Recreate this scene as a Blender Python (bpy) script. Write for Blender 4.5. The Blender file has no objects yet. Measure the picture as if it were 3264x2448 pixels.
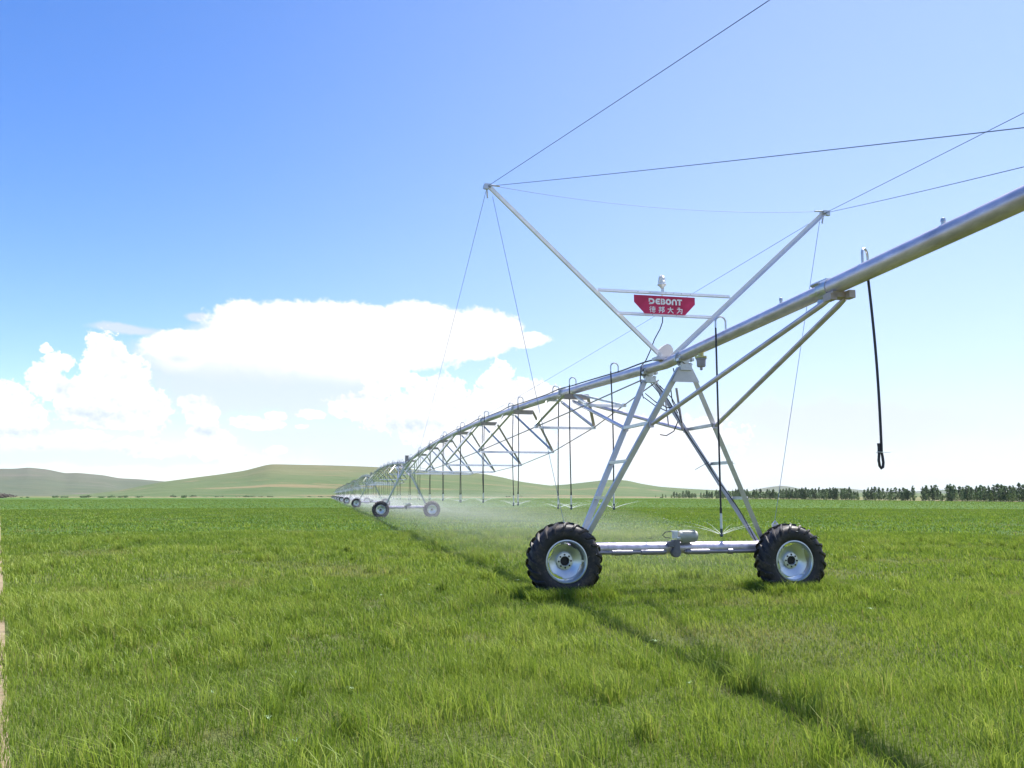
import bpy, math, random
import numpy as np
from mathutils import Vector, Matrix

sc = bpy.context.scene
R = math.radians
col = sc.collection

# ------------------------------------------------------------------ camera
CAM_H = 1.65
PITCH = R(7.4486)
cam_d = bpy.data.cameras.new("camera")
cam_d.sensor_width = 36.0
cam_d.lens = 36.0 * 2700.0 / 3264.0
cam_d.clip_start = 0.1
cam_d.clip_end = 20000.0
cam = bpy.data.objects.new("camera", cam_d)
cam.location = (0, 0, CAM_H)
cam.rotation_euler = (R(90) + PITCH, 0, 0)
col.objects.link(cam)
sc.camera = cam

# ------------------------------------------------------------------ sun and sky
SUN_EL, SUN_AZ = R(58.0), R(51.0)          # azimuth clockwise from the view direction
sun_d = bpy.data.lights.new("sun", 'SUN')
sun_d.energy = 5.0
sun_d.angle = R(2.4)
sun_d.color = (1.0, 0.955, 0.89)
sun = bpy.data.objects.new("sun", sun_d)
sdir = Vector((math.sin(SUN_AZ) * math.cos(SUN_EL), math.cos(SUN_AZ) * math.cos(SUN_EL), math.sin(SUN_EL)))
sun.rotation_euler = sdir.to_track_quat('Z', 'Y').to_euler()
sun.location = (30, 30, 60)
col.objects.link(sun)

vs = sc.view_settings
sc.display_settings.display_device = 'sRGB'
vs.view_transform = 'Standard'
vs.look = 'None'
vs.gamma = 1.0
vs.use_curve_mapping = False
vs.exposure = 1.2

F_PX, CXP, CYP = 2700.0, 1632.0, 1224.0
def ray(x, y):
    xc = (x - CXP) / F_PX
    yc = (CYP - y) / F_PX
    return (xc, math.cos(PITCH) - math.sin(PITCH) * yc, math.sin(PITCH) + math.cos(PITCH) * yc)
def azel(x, y):
    r = ray(x, y)
    h = math.hypot(r[0], r[1])
    return math.degrees(math.atan2(r[0], r[1])), math.degrees(math.atan2(r[2], h))

world = bpy.data.worlds.new("World")
sc.world = world
world.use_nodes = True
wt = world.node_tree
wt.nodes.clear()
class NT:
    """tiny helper to write node graphs"""
    def __init__(s, tree): s.t = tree
    def n(s, typ, **kw):
        nd = s.t.nodes.new(typ)
        for k, v in kw.items(): setattr(nd, k, v)
        return nd
    def link(s, a, b): s.t.links.new(a, b)
    def put(s, sock, v):
        if hasattr(v, 'is_linked') or hasattr(v, 'links'): s.link(v, sock)
        else: sock.default_value = v
    def math(s, op, a, b=None, c=None, clamp=False):
        nd = s.n('ShaderNodeMath', operation=op, use_clamp=clamp)
        s.put(nd.inputs[0], a)
        if b is not None: s.put(nd.inputs[1], b)
        if c is not None: s.put(nd.inputs[2], c)
        return nd.outputs[0]
    def vmath(s, op, a, b=None):
        nd = s.n('ShaderNodeVectorMath', operation=op)
        s.put(nd.inputs[0], a)
        if b is not None: s.put(nd.inputs[1], b)
        return nd.outputs['Value'] if op in ('LENGTH', 'DOT_PRODUCT', 'DISTANCE') else nd.outputs['Vector']
    def sstep(s, v, a, b):
        nd = s.n('ShaderNodeMapRange', interpolation_type='SMOOTHSTEP')
        s.put(nd.inputs[0], v); nd.inputs[1].default_value = a; nd.inputs[2].default_value = b
        return nd.outputs[0]
    def noise(s, vec, scale, detail=4.0, rough=0.55, dist=0.0, dims='3D'):
        nd = s.n('ShaderNodeTexNoise', noise_dimensions=dims)
        if vec is not None: s.link(vec, nd.inputs['Vector'])
        nd.inputs['Scale'].default_value = scale
        nd.inputs['Detail'].default_value = detail
        nd.inputs['Roughness'].default_value = rough
        nd.inputs['Distortion'].default_value = dist
        return nd.outputs['Fac']
    def mix(s, f, a, b, mode='MIX'):
        nd = s.n('ShaderNodeMix', data_type='RGBA', blend_type=mode)
        s.put(nd.inputs[0], f)
        s.put(nd.inputs[6], a if not isinstance(a, tuple) else (*a[:3], 1.0))
        s.put(nd.inputs[7], b if not isinstance(b, tuple) else (*b[:3], 1.0))
        return nd.outputs[2]
    def ramp(s, f, stops):
        nd = s.n('ShaderNodeValToRGB')
        s.link(f, nd.inputs[0])
        e = nd.color_ramp.elements
        e[0].position, e[0].color = stops[0][0], (*stops[0][1], 1)
        e[1].position, e[1].color = stops[-1][0], (*stops[-1][1], 1)
        for p, c in stops[1:-1]:
            k = e.new(p); k.color = (*c, 1)
        return nd.outputs[0]

W = NT(wt)
sky = W.n('ShaderNodeTexSky', sky_type='NISHITA')
sky.sun_disc = False
sky.sun_elevation = SUN_EL
sky.sun_rotation = SUN_AZ
sky.altitude = 900.0
sky.air_density = 1.0
sky.dust_density = 0.6
sky.ozone_density = 2.2
hsv = W.n('ShaderNodeHueSaturation')
hsv.inputs['Saturation'].default_value = 1.30
hsv.inputs['Hue'].default_value = 0.512
W.link(sky.outputs[0], hsv.inputs['Color'])
bg_sky = W.n('ShaderNodeBackground')
W.link(hsv.outputs[0], bg_sky.inputs['Color'])
bg_sky.inputs['Strength'].default_value = 0.105
# clouds live in the sky itself, placed by compass bearing and elevation
tc = W.n('ShaderNodeTexCoord')
dvec = W.vmath('NORMALIZE', tc.outputs['Generated'])
sep = W.n('ShaderNodeSeparateXYZ'); W.link(dvec, sep.inputs[0])
n_az = W.math('MULTIPLY', W.math('ARCTAN2', sep.outputs[0], sep.outputs[1]), 180 / math.pi)
n_el = W.math('MULTIPLY', W.math('ARCSINE', sep.outputs[2]), 180 / math.pi)
cmb = W.n('ShaderNodeCombineXYZ'); W.link(n_az, cmb.inputs[0]); W.link(n_el, cmb.inputs[1])
P = cmb.outputs[0]
nA = W.noise(P, 0.42, 7.0, 0.60)
nB = W.noise(P, 1.5, 5.0, 0.62)
# the same noise a little towards the sun: gives each puff a lit and a shaded side
Poff = W.vmath('ADD', P, (0.22, 0.30, 0.0))
nBo = W.noise(Poff, 1.5, 5.0, 0.62)
warp = W.n('ShaderNodeTexNoise'); W.link(P, warp.inputs['Vector']); warp.inputs['Scale'].default_value = 0.5; warp.inputs['Detail'].default_value = 3
wv = W.vmath('MULTIPLY', W.vmath('SUBTRACT', warp.outputs['Color'], (0.5, 0.5, 0.5)), (1.0, 0.6, 0.0))
PW = W.vmath('ADD', P, wv)
def blobs(lst, pos):
    out = None
    for (X, Y, rx, ry) in lst:
        x, y = X / 1.2289, 900 + Y / 1.2289
        a, e = azel(x, y)
        a2, e2 = azel(x + rx / 1.2289, y); a3, e3 = azel(x, y - ry / 1.2289)
        v = W.vmath('SUBTRACT', pos, (a, e, 0))
        v = W.vmath('MULTIPLY', v, (1 / abs(a2 - a), 1 / abs(e3 - e), 0))
        l = W.math('SUBTRACT', 1.0, W.vmath('LENGTH', v))
        out = l if out is None else W.math('SMOOTH_MAX', out, l, 0.12)
    return out
cumulus = [
 (395, 320, 85, 130), (375, 235, 42, 34), (455, 275, 52, 46), (480, 400, 105, 120), (570, 500, 100, 85), (340, 450, 130, 85),
 (190, 385, 82, 70), (230, 315, 60, 40), (180, 265, 28, 20), (420, 525, 190, 50), (-10, 470, 135, 90), (90, 520, 100, 60), (30, 570, 150, 36),
 (790, 505, 72, 62), (745, 468, 48, 30), (820, 625, 95, 66), (890, 670, 60, 40), (1005, 552, 108, 26), (1075, 520, 46, 22), (1225, 517, 62, 22), (1180, 566, 24, 9),
 (290, 605, 150, 28), (560, 645, 120, 40), (120, 630, 130, 24), (1080, 660, 45, 18), (980, 690, 60, 14),
 (1500, 405, 75, 55), (1570, 375, 75, 34), (1420, 480, 140, 52), (1335, 495, 60, 34), (1720, 440, 130, 75), (1640, 510, 240, 85),
 (1945, 385, 70, 72), (1990, 470, 170, 85), (2070, 460, 130, 80), (1900, 570, 330, 110), (2250, 520, 190, 70), (2500, 610, 420, 90)]
anvil = [
 (1280, 165, 430, 98), (960, 150, 130, 92), (720, 250, 165, 72), (1640, 170, 250, 96), (1880, 188, 180, 88), (2030, 226, 130, 32), (1450, 250, 400, 110),
 (1050, 250, 260, 110), (1760, 245, 270, 60)]
veilb = [(930, 380, 460, 230), (1180, 400, 420, 210), (760, 330, 240, 130), (500, 185, 200, 24), (770, 135, 60, 16), (400, 690, 700, 40), (1500, 650, 600, 110), (1150, 620, 300, 60), (2600, 580, 600, 110), (3300, 540, 800, 130)]
shadeb = [(960, 400, 360, 150), (360, 520, 230, 50), (60, 590, 200, 30), (330, 665, 330, 30), (810, 580, 80, 30), (1600, 560, 220, 40), (250, 410, 60, 36), (1250, 430, 230, 70), (700, 300, 80, 30)]  # soft grey-blue shading painted into the cloud colour
Fs = blobs([(980, 285, 360, 120), (1280, 300, 300, 105), (730, 285, 170, 80)], PW)
Fc = blobs(cumulus, PW)
Fa = blobs(anvil, PW)
Fv = blobs(veilb, PW)
Fd = blobs(shadeb, P)
nAc = W.math('SUBTRACT', nA, 0.5)
nBc = W.math('SUBTRACT', nB, 0.5)
nCc = W.math('SUBTRACT', W.noise(P, 4.2, 4.0, 0.6), 0.5)
edge = W.math('ADD', W.math('ADD', W.math('MULTIPLY', nAc, 0.8), W.math('MULTIPLY', nBc, 1.25)), W.math('MULTIPLY', nCc, 0.55))
Dc = W.sstep(W.math('ADD', Fc, edge), -0.10, 0.10)
edge2 = W.math('ADD', W.math('ADD', W.math('MULTIPLY', nAc, 0.45), W.math('MULTIPLY', nBc, 0.42)), W.math('MULTIPLY', nCc, 0.22))
Da = W.sstep(W.math('ADD', Fa, edge2), W.math('SUBTRACT', 0.0, 0.05) if False else -0.07, 0.17)
Dv = W.math('MULTIPLY', W.sstep(W.math('ADD', Fv, W.math('MULTIPLY', nAc, 1.2)), -0.1, 0.55), 0.74)
# thin high haze: thickest low down and towards the sun
hz = W.math('MULTIPLY', W.math('EXPONENT', W.math('MULTIPLY', W.math('MAXIMUM', n_el, 0.0), -1 / 6.5)), 0.36)
hr_ = W.math('MULTIPLY', W.sstep(n_az, -36.0, 26.0), W.math('EXPONENT', W.math('MULTIPLY', W.math('MAXIMUM', n_el, 0.0), -1 / 46.0)))
hazeD = W.math('MINIMUM', W.math('ADD', hz, W.math('MULTIPLY', hr_, 0.62)), 0.93)
inv = lambda v: W.math('SUBTRACT', 1.0, v)
Ds = W.math('MULTIPLY', W.sstep(W.math('ADD', Fs, W.math('MULTIPLY', nAc, 0.7)), -0.15, 0.65), 0.92)
Dsum = inv(W.math('MULTIPLY', W.math('MULTIPLY', inv(Dc), inv(Da)), inv(Ds)))
lit = W.math('ADD', 0.90, W.math('MULTIPLY', W.math('SUBTRACT', nB, nBo), W.math('ADD', 0.2, W.math('MULTIPLY', W.math('MULTIPLY', Dc, inv(Da)), 1.7))))
lit = W.math('SUBTRACT', lit, W.math('MULTIPLY', W.sstep(W.math('ADD', Fd, W.math('MULTIPLY', nAc, 0.8)), -0.1, 1.0), 0.60), clamp=True)
ccol = W.mix(lit, (0.60, 0.71, 0.97), (1.02, 1.02, 1.03))
bg_c = W.n('ShaderNodeBackground'); W.link(ccol, bg_c.inputs['Color']); bg_c.inputs['Strength'].default_value = 0.50
bg_h = W.n('ShaderNodeBackground'); bg_h.inputs['Color'].default_value = (0.80, 0.90, 1.0, 1); bg_h.inputs['Strength'].default_value = 0.425
bg_v = W.n('ShaderNodeBackground'); bg_v.inputs['Color'].default_value = (0.84, 0.89, 1.0, 1); bg_v.inputs['Strength'].default_value = 0.43
m1 = W.n('ShaderNodeMixShader'); W.link(hazeD, m1.inputs[0]); W.link(bg_sky.outputs[0], m1.inputs[1]); W.link(bg_h.outputs[0], m1.inputs[2])
mv = W.n('ShaderNodeMixShader'); W.link(Dv, mv.inputs[0]); W.link(m1.outputs[0], mv.inputs[1]); W.link(bg_v.outputs[0], mv.inputs[2])
m2 = W.n('ShaderNodeMixShader'); W.link(Dsum, m2.inputs[0]); W.link(mv.outputs[0], m2.inputs[1]); W.link(bg_c.outputs[0], m2.inputs[2])
wo = W.n('ShaderNodeOutputWorld'); W.link(m2.outputs[0], wo.inputs['Surface'])
world.cycles.sampling_method = 'MANUAL'
world.cycles.sample_map_resolution = 512
sc.cycles.max_bounces = 6
sc.cycles.volume_bounces = 0
sc.cycles.transparent_max_bounces = 12
sc.cycles.use_denoising = True

# ------------------------------------------------------------------ helpers
rng = np.random.default_rng(7)
random.seed(7)
class MB:
    """collects polygons of one mesh"""
    def __init__(s): s.v = []; s.f = []
    def add(s, vs_, fs):
        o = len(s.v); s.v += [tuple(p) for p in vs_]; s.f += [tuple(i + o for i in f) for f in fs]
    def box(s, c, size, rot=None):
        hx, hy, hz_ = (k / 2 for k in size)
        pts = [Vector((x, y, z)) for x in (-hx, hx) for y in (-hy, hy) for z in (-hz_, hz_)]
        if rot is not None: pts = [rot @ p for p in pts]
        pts = [p + Vector(c) for p in pts]
        s.add(pts, [(0, 1, 3, 2), (4, 6, 7, 5), (0, 4, 5, 1), (2, 3, 7, 6), (0, 2, 6, 4), (1, 5, 7, 3)])
    def sweep(s, p0, p1, poly, up=(0, 0, 1), closed=True):
        """extrude the outline poly (u,v) from p0 to p1; v follows up"""
        p0, p1 = Vector(p0), Vector(p1); d = (p1 - p0).normalized(); up = Vector(up)
        if abs(d.dot(up)) > 0.98: up = Vector((0, 1, 0)) if abs(d.y) < .9 else Vector((1, 0, 0))
        a = d.cross(up).normalized(); b = a.cross(d).normalized(); n = len(poly)
        pts = [p0 + a * u + b * w for u, w in poly] + [p1 + a * u + b * w for u, w in poly]
        fs = [(i, (i + 1) % n, n + (i + 1) % n, n + i) for i in range(n)]
        fs += [tuple(range(n))[::-1], tuple(range(n, 2 * n))]
        s.add(pts, fs)
    def bar(s, p0, p1, w, h, up=(0, 0, 1)):
        s.sweep(p0, p1, [(-w / 2, -h / 2), (w / 2, -h / 2), (w / 2, h / 2), (-w / 2, h / 2)], up)
    def angle(s, p0, p1, w, t, up=(0, 0, 1), flip=1):
        s.sweep(p0, p1, [(0, 0), (flip * w, 0), (flip * w, t), (flip * t, t), (flip * t, w), (0, w)], up)
    def path(s, pts, r, n=8, caps=True):
        pts = [Vector(p) for p in pts]; m = len(pts)
        rs = r if hasattr(r, '__len__') else [r] * m
        prev = None; rings = []
        for i in range(m):
            d = (pts[min(i + 1, m - 1)] - pts[max(i - 1, 0)]).normalized()
            if prev is None:
                a = d.cross(Vector((0, 0, 1)))
                if a.length < 1e-3: a = d.cross(Vector((1, 0, 0)))
            else: a = prev - d * prev.dot(d)
            a.normalize(); prev = a; b = d.cross(a)
            rings.append([pts[i] + (a * math.cos(t) + b * math.sin(t)) * rs[i] for t in (2 * math.pi * k / n for k in range(n))])
        vs_ = [p for q in rings for p in q]
        fs = [(i * n + k, i * n + (k + 1) % n, (i + 1) * n + (k + 1) % n, (i + 1) * n + k) for i in range(m - 1) for k in range(n)]
        if caps: fs += [tuple(range(n))[::-1], tuple(range((m - 1) * n, m * n))]
        s.add(vs_, fs)
    def tube(s, p0, p1, r, n=10): s.path([p0, p1], r, n)
    def lathe(s, prof, origin=(0, 0, 0), axis='y', n=32, rmod=None):
        """prof: (radius, along) pairs"""
        o = Vector(origin); vs_ = []; m = len(prof)
        for k in range(n):
            t = 2 * math.pi * k / n
            for j, (r, l) in enumerate(prof):
                rr = r * (rmod(j, t) if rmod else 1)
                c, d = rr * math.cos(t), rr * math.sin(t)
                vs_.append(o + (Vector((c, l, d)) if axis == 'y' else Vector((c, d, l)) if axis == 'z' else Vector((l, c, d))))
        fs = [(k * m + j, ((k + 1) % n) * m + j, ((k + 1) % n) * m + j + 1, k * m + j + 1) for k in range(n) for j in range(m - 1)]
        s.add(vs_, fs)
    def plate(s, pts, off):
        n = len(pts); off = Vector(off)
        a = [Vector(p) for p in pts]; b = [p + off for p in a]
        s.add(a + b, [tuple(range(n))[::-1], tuple(range(n, 2 * n))] + [(i, (i + 1) % n, n + (i + 1) % n, n + i) for i in range(n)])
    def mesh(s, name, mat, smooth=False):
        me = bpy.data.meshes.new(name); me.from_pydata(s.v, [], s.f); me.materials.append(mat)
        me.update()
        import bmesh
        bm = bmesh.new(); bm.from_mesh(me); bmesh.ops.recalc_face_normals(bm, faces=bm.faces); bm.to_mesh(me); bm.free()
        if smooth:
            me.shade_smooth() if hasattr(me, 'shade_smooth') else None
            try: me.set_sharp_from_angle(angle=R(38))
            except Exception: pass
        return me
    def build(s, name, mat, parent=None, smooth=False):
        o = bpy.data.objects.new(name, s.mesh(name, mat, smooth)); col.objects.link(o)
        if parent is not None: o.parent = parent
        return o
def tag(o, label=None, cat=None, group=None, kind=None):
    if label: o['label'] = label
    if cat: o['category'] = cat
    if group: o['group'] = group
    if kind: o['kind'] = kind
    return o
def empty(name, loc=(0, 0, 0), rz=0.0):
    o = bpy.data.objects.new(name, None); o.empty_display_size = 0.3
    o.location = loc; o.rotation_euler = (0, 0, rz); col.objects.link(o); return o
def copy_tree(o, parent=None):
    c = o.copy(); col.objects.link(c)
    if parent is not None: c.parent = parent
    for ch in [k for k in kids.get(o.name, [])]: copy_tree(ch, c)
    return c
kids = {}
def index_kids(root):
    kids[root.name] = list(root.children)
    for c in root.children: index_kids(c)
ORD = ['', 'first', 'second', 'third', 'fourth', 'fifth', 'sixth', 'seventh', 'eighth', 'ninth', 'tenth', 'eleventh', 'twelfth', 'thirteenth', 'fourteenth', 'fifteenth', 'sixteenth', 'seventeenth', 'eighteenth', 'nineteenth', 'twentieth']
def ordn(k):
    if k <= 20: return ORD[k]
    tens = {2: 'twenty', 3: 'thirty', 4: 'forty', 5: 'fifty', 6: 'sixty', 7: 'seventy', 8: 'eighty', 9: 'ninety'}[k // 10]
    return (tens[:-1] + 'ieth') if k % 10 == 0 else tens + '-' + ORD[k % 10]

# ------------------------------------------------------------------ materials
def mat_new(name):
    m = bpy.data.materials.new(name); m.use_nodes = True
    t = NT(m.node_tree); p = m.node_tree.nodes['Principled BSDF']
    return m, t, p
def metal(name, base, rough, var=0.12, scale=14.0, metallic=0.85, stretch=None, bump=0.05):
    m, t, p = mat_new(name)
    c = t.n('ShaderNodeTexCoord'); v = c.outputs['Object']
    if stretch:
        mp = t.n('ShaderNodeMapping'); t.link(v, mp.inputs[0]); mp.inputs['Scale'].default_value = stretch; v = mp.outputs[0]
    nz = t.noise(v, scale, 5.0, 0.6); nz2 = t.noise(v, scale * 0.16, 3.0, 0.6)
    f = t.math('ADD', t.math('MULTIPLY', nz, 0.6), t.math('MULTIPLY', nz2, 0.4))
    lo = tuple(b * (1 - var * 1.6) for b in base); hi = tuple(min(1, b * (1 + var)) for b in base)
    t.link(t.ramp(f, [(0.3, lo), (0.7, hi)]), p.inputs['Base Color'])
    p.inputs['Metallic'].default_value = metallic
    rr = t.n('ShaderNodeMapRange'); t.link(nz, rr.inputs[0]); rr.inputs[3].default_value = rough - 0.08; rr.inputs[4].default_value = rough + 0.14
    t.link(rr.outputs[0], p.inputs['Roughness'])
    if bump:
        b = t.n('ShaderNodeBump'); b.inputs['Strength'].default_value = bump; b.inputs['Distance'].default_value = 0.01
        t.link(nz, b.inputs['Height']); t.link(b.outputs[0], p.inputs['Normal'])
    return m
def plain(name, base, rough=0.6, var=0.15, scale=20.0, metallic=0.0, bump=0.0):
    return metal(name, base, rough, var, scale, metallic, None, bump)
M = {}
M['pipe'] = metal('galvanised_pipe', (0.62, 0.57, 0.66), 0.34, 0.24, 7.0, 0.55, (1.6, .5, 1.6), 0.06)
M['steel'] = metal('galvanised_steel', (0.58, 0.60, 0.62), 0.36, 0.16, 9.0, 0.85, None, 0.06)
M['leg'] = metal('dull_zinc', (0.60, 0.59, 0.60), 0.46, 0.12, 6.0, 0.62, None, 0.05)
M['mast'] = metal('bright_zinc', (0.78, 0.78, 0.82), 0.42, 0.08, 11.0, 0.5, None, 0.04)
M['shaft'] = metal('dull_shaft', (0.27, 0.26, 0.30), 0.42, 0.12, 9.0, 0.6)
M['dark'] = plain('hub_hole_shade', (0.010, 0.009, 0.010), 0.6, 0.2, 20.0)  # near-black paints the shade inside the hub bore and bolt holes
M['brown'] = metal('weathered_bracket', (0.44, 0.37, 0.34), 0.5, 0.15, 12.0, 0.4)
M['rim'] = metal('zinc_rim', (0.60, 0.64, 0.67), 0.33, 0.08, 5.0, 0.9, None, 0.03)
M['cable'] = plain('steel_cable', (0.16, 0.22, 0.36), 0.5, 0.1, 30.0, 0.4)
M['black'] = plain('black_hose', (0.016, 0.016, 0.026), 0.42, 0.3, 30.0)
M['wire'] = plain('black_cable', (0.02, 0.022, 0.03), 0.5, 0.3, 30.0)
M['plastic'] = plain('pale_plastic', (0.66, 0.68, 0.68), 0.45, 0.08, 25.0)
M['nozzle'] = plain('dark_nozzle', (0.035, 0.06, 0.085), 0.4, 0.3, 40.0)
M['cover'] = plain('pale_cover', (0.66, 0.63, 0.62), 0.5, 0.06, 8.0)
M['box'] = plain('weathered_control_box', (0.30, 0.27, 0.27), 0.6, 0.15, 6.0)
M['brass'] = plain('yellow_passivated', (0.52, 0.50, 0.22), 0.4, 0.15, 30.0, 0.5)
M['valve'] = plain('grey_valve', (0.33, 0.32, 0.38), 0.5, 0.12, 40.0, 0.1)
M['motor'] = plain('grey_motor', (0.42, 0.43, 0.41), 0.45, 0.1, 20.0, 0.3)
M['gear'] = plain('dark_gearbox', (0.17, 0.17, 0.20), 0.5, 0.2, 20.0, 0.3)
M['white'] = plain('white_lettering', (0.95, 0.92, 0.94), 0.5, 0.03, 30.0)
# glass globe of the lamp
m, t, p = mat_new('frosted_glass'); p.inputs['Base Color'].default_value = (0.93, 0.94, 0.96, 1); p.inputs['Roughness'].default_value = 0.25
p.inputs['Transmission Weight'].default_value = 0.35; M['globe'] = m
# sign face
m, t, p = mat_new('crimson_sign')
c = t.n('ShaderNodeTexCoord'); nz = t.noise(c.outputs['Object'], 3.2, 4, 0.55, 0.6)
t.link(t.ramp(nz, [(0.3, (0.50, 0.004, 0.065)), (0.7, (0.72, 0.022, 0.125))]), p.inputs['Base Color'])
p.inputs['Roughness'].default_value = 0.4; M['sign'] = m
# tyre rubber with dried mud and wet shine
m, t, p = mat_new('wet_rubber')
c = t.n('ShaderNodeTexCoord'); nz = t.noise(c.outputs['Object'], 9, 6, 0.65); nz2 = t.noise(c.outputs['Object'], 42, 3, 0.6)
mud = t.math('MULTIPLY', t.sstep(nz, 0.47, 0.66), 0.6)
sp = t.sstep(nz2, 0.66, 0.70)
mud = t.math('MAXIMUM', mud, t.math('MULTIPLY', sp, 0.8))
t.link(t.mix(mud, (0.012, 0.012, 0.016), (0.095, 0.070, 0.052)), p.inputs['Base Color'])
rr = t.n('ShaderNodeMapRange'); t.link(nz, rr.inputs[0]); rr.inputs[3].default_value = 0.40; rr.inputs[4].default_value = 0.75
t.link(rr.outputs[0], p.inputs['Roughness'])
b = t.n('ShaderNodeBump'); b.inputs['Strength'].default_value = 0.3; b.inputs['Distance'].default_value = 0.01; t.link(nz2, b.inputs['Height']); t.link(b.outputs[0], p.inputs['Normal'])
M['tyre'] = m
# leaves
def leafmat(name, c0, c1, trans=0.35):
    m, t, p = mat_new(name)
    g = t.n('ShaderNodeNewGeometry'); oi = t.n('ShaderNodeObjectInfo')
    nz = t.noise(g.outputs['Position'], 0.9, 3, 0.6)
    f = t.math('ADD', t.math('MULTIPLY', g.outputs['Random Per Island'], 0.6), t.math('MULTIPLY', nz, 0.5), clamp=True)
    f = t.math('ADD', f, t.math('MULTIPLY', t.math('SUBTRACT', oi.outputs['Random'], 0.5), 0.4), clamp=True)
    cc = t.ramp(f, [(0.1, c0), (0.9, c1)])
    d = t.n('ShaderNodeBsdfDiffuse'); tr = t.n('ShaderNodeBsdfTranslucent'); mx = t.n('ShaderNodeMixShader')
    t.link(cc, d.inputs[0]); t.link(cc, tr.inputs[0]); mx.inputs[0].default_value = trans
    t.link(d.outputs[0], mx.inputs[1]); t.link(tr.outputs[0], mx.inputs[2])
    t.link(mx.outputs[0], m.node_tree.nodes['Material Output'].inputs[0])
    return m
M['leaf_dark'] = leafmat('dark_tree_leaves', (0.075, 0.128, 0.070), (0.195, 0.265, 0.130), 0.5)
M['leaf_light'] = leafmat('light_tree_leaves', (0.085, 0.14, 0.045), (0.17, 0.23, 0.08), 0.4)
M['leaf_dry'] = leafmat('dry_twigs', (0.10, 0.085, 0.075), (0.20, 0.17, 0.15), 0.2)
M['bark'] = plain('tree_bark', (0.20, 0.17, 0.13), 0.85, 0.3, 6.0)

# ------------------------------------------------------------------ machine frame: x across the travel line, y along the pipe, z up
AZ = R(12.366)
ux, uy = -math.sin(AZ), math.cos(AZ)
ORG = (2.873, 14.419)                         # ground point under the end tower
def mpos(b, a, z=0.0): return Vector((ORG[0] + ux * a + uy * b, ORG[1] + uy * a - ux * b, z))
A0, SPAN, CB = 0.45, 49.5, -0.05              # pipe centre of the end tower, span length, pipe offset
PIPE_R = 0.092
def pz(a):                                    # pipe height along the machine
    if a < A0: return 3.95 - 0.031 * (a - A0)
    s_ = (a - A0) % SPAN
    tt = (s_ - SPAN / 2) / (SPAN / 2)
    return 3.95 + 0.53 * (1 - tt * tt)

# ------------------------------------------------------------------ ground, field, hills
def vnoise(x, y, seed=0):
    """smooth value noise for arrays"""
    r_ = np.random.default_rng(seed); T = r_.random((256, 256))
    xi, yi = np.floor(x).astype(int), np.floor(y).astype(int); fx, fy = x - xi, y - yi
    fx = fx * fx * (3 - 2 * fx); fy = fy * fy * (3 - 2 * fy)
    g = lambda i, j: T[i & 255, j & 255]
    return (g(xi, yi) * (1 - fx) + g(xi + 1, yi) * fx) * (1 - fy) + (g(xi, yi + 1) * (1 - fx) + g(xi + 1, yi + 1) * fx) * fy
def fbm(x, y, seed=0, o=4):
    s_ = 0; a = .5; k = 1.0
    for i in range(o): s_ = s_ + a * vnoise(x * k + 17.3 * i, y * k + 9.1 * i, seed + i); a *= .5; k *= 2.03
    return s_

def groundmat(name, build):
    m, t, p = mat_new(name); g = t.n('ShaderNodeNewGeometry')
    build(t, p, g.outputs['Position']); p.inputs['Roughness'].default_value = 0.95
    p.inputs['Specular IOR Level'].default_value = 0.1
    return m
def b_steppe(t, p, pos):
    n1 = t.noise(pos, 0.006, 6, 0.6); n2 = t.noise(pos, 0.08, 5, 0.6)
    f = t.math('ADD', t.math('MULTIPLY', n1, 0.7), t.math('MULTIPLY', n2, 0.3))
    t.link(t.ramp(f, [(0.34, (0.085, 0.115, 0.04)), (0.52, (0.13, 0.135, 0.055)), (0.68, (0.20, 0.17, 0.09))]), p.inputs['Base Color'])
M['steppe'] = groundmat('steppe_grass', b_steppe)
def b_field(t, p, pos):
    n1 = t.noise(pos, 0.035, 5, 0.6); n2 = t.noise(pos, 0.9, 6, 0.65); n3 = t.noise(pos, 9.0, 4, 0.7)
    f = t.math('ADD', t.math('ADD', t.math('MULTIPLY', n1, 0.4), t.math('MULTIPLY', n2, 0.35)), t.math('MULTIPLY', n3, 0.25))
    c = t.ramp(f, [(0.34, (0.044, 0.094, 0.020)), (0.5, (0.062, 0.120, 0.024)), (0.62, (0.082, 0.140, 0.030)), (0.74, (0.13, 0.15, 0.055))])
    sx = t.n('ShaderNodeSeparateXYZ'); t.link(pos, sx.inputs[0])
    soil = t.math('MULTIPLY', t.math('SUBTRACT', 1.0, t.sstep(sx.outputs[1], 12.0, 46.0)), 0.8)
    t.link(t.mix(soil, c, (0.095, 0.105, 0.036)), p.inputs['Base Color'])
    b = t.n('ShaderNodeBump'); b.inputs['Strength'].default_value = 0.9; b.inputs['Distance'].default_value = 0.12
    t.link(n3, b.inputs['Height']); t.link(b.outputs[0], p.inputs['Normal'])
M['field'] = groundmat('crop_field', b_field)
def b_dirt(t, p, pos):
    n1 = t.noise(pos, 1.4, 6, 0.65); n2 = t.noise(pos, 14, 4, 0.6)
    f = t.math('ADD', t.math('MULTIPLY', n1, 0.6), t.math('MULTIPLY', n2, 0.4))
    t.link(t.ramp(f, [(0.35, (0.17, 0.13, 0.075)), (0.7, (0.30, 0.245, 0.165))]), p.inputs['Base Color'])
    b = t.n('ShaderNodeBump'); b.inputs['Strength'].default_value = 0.6; b.inputs['Distance'].default_value = 0.03
    t.link(n2, b.inputs['Height']); t.link(b.outputs[0], p.inputs['Normal'])
M['dirt'] = groundmat('pale_dirt', b_dirt)
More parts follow.
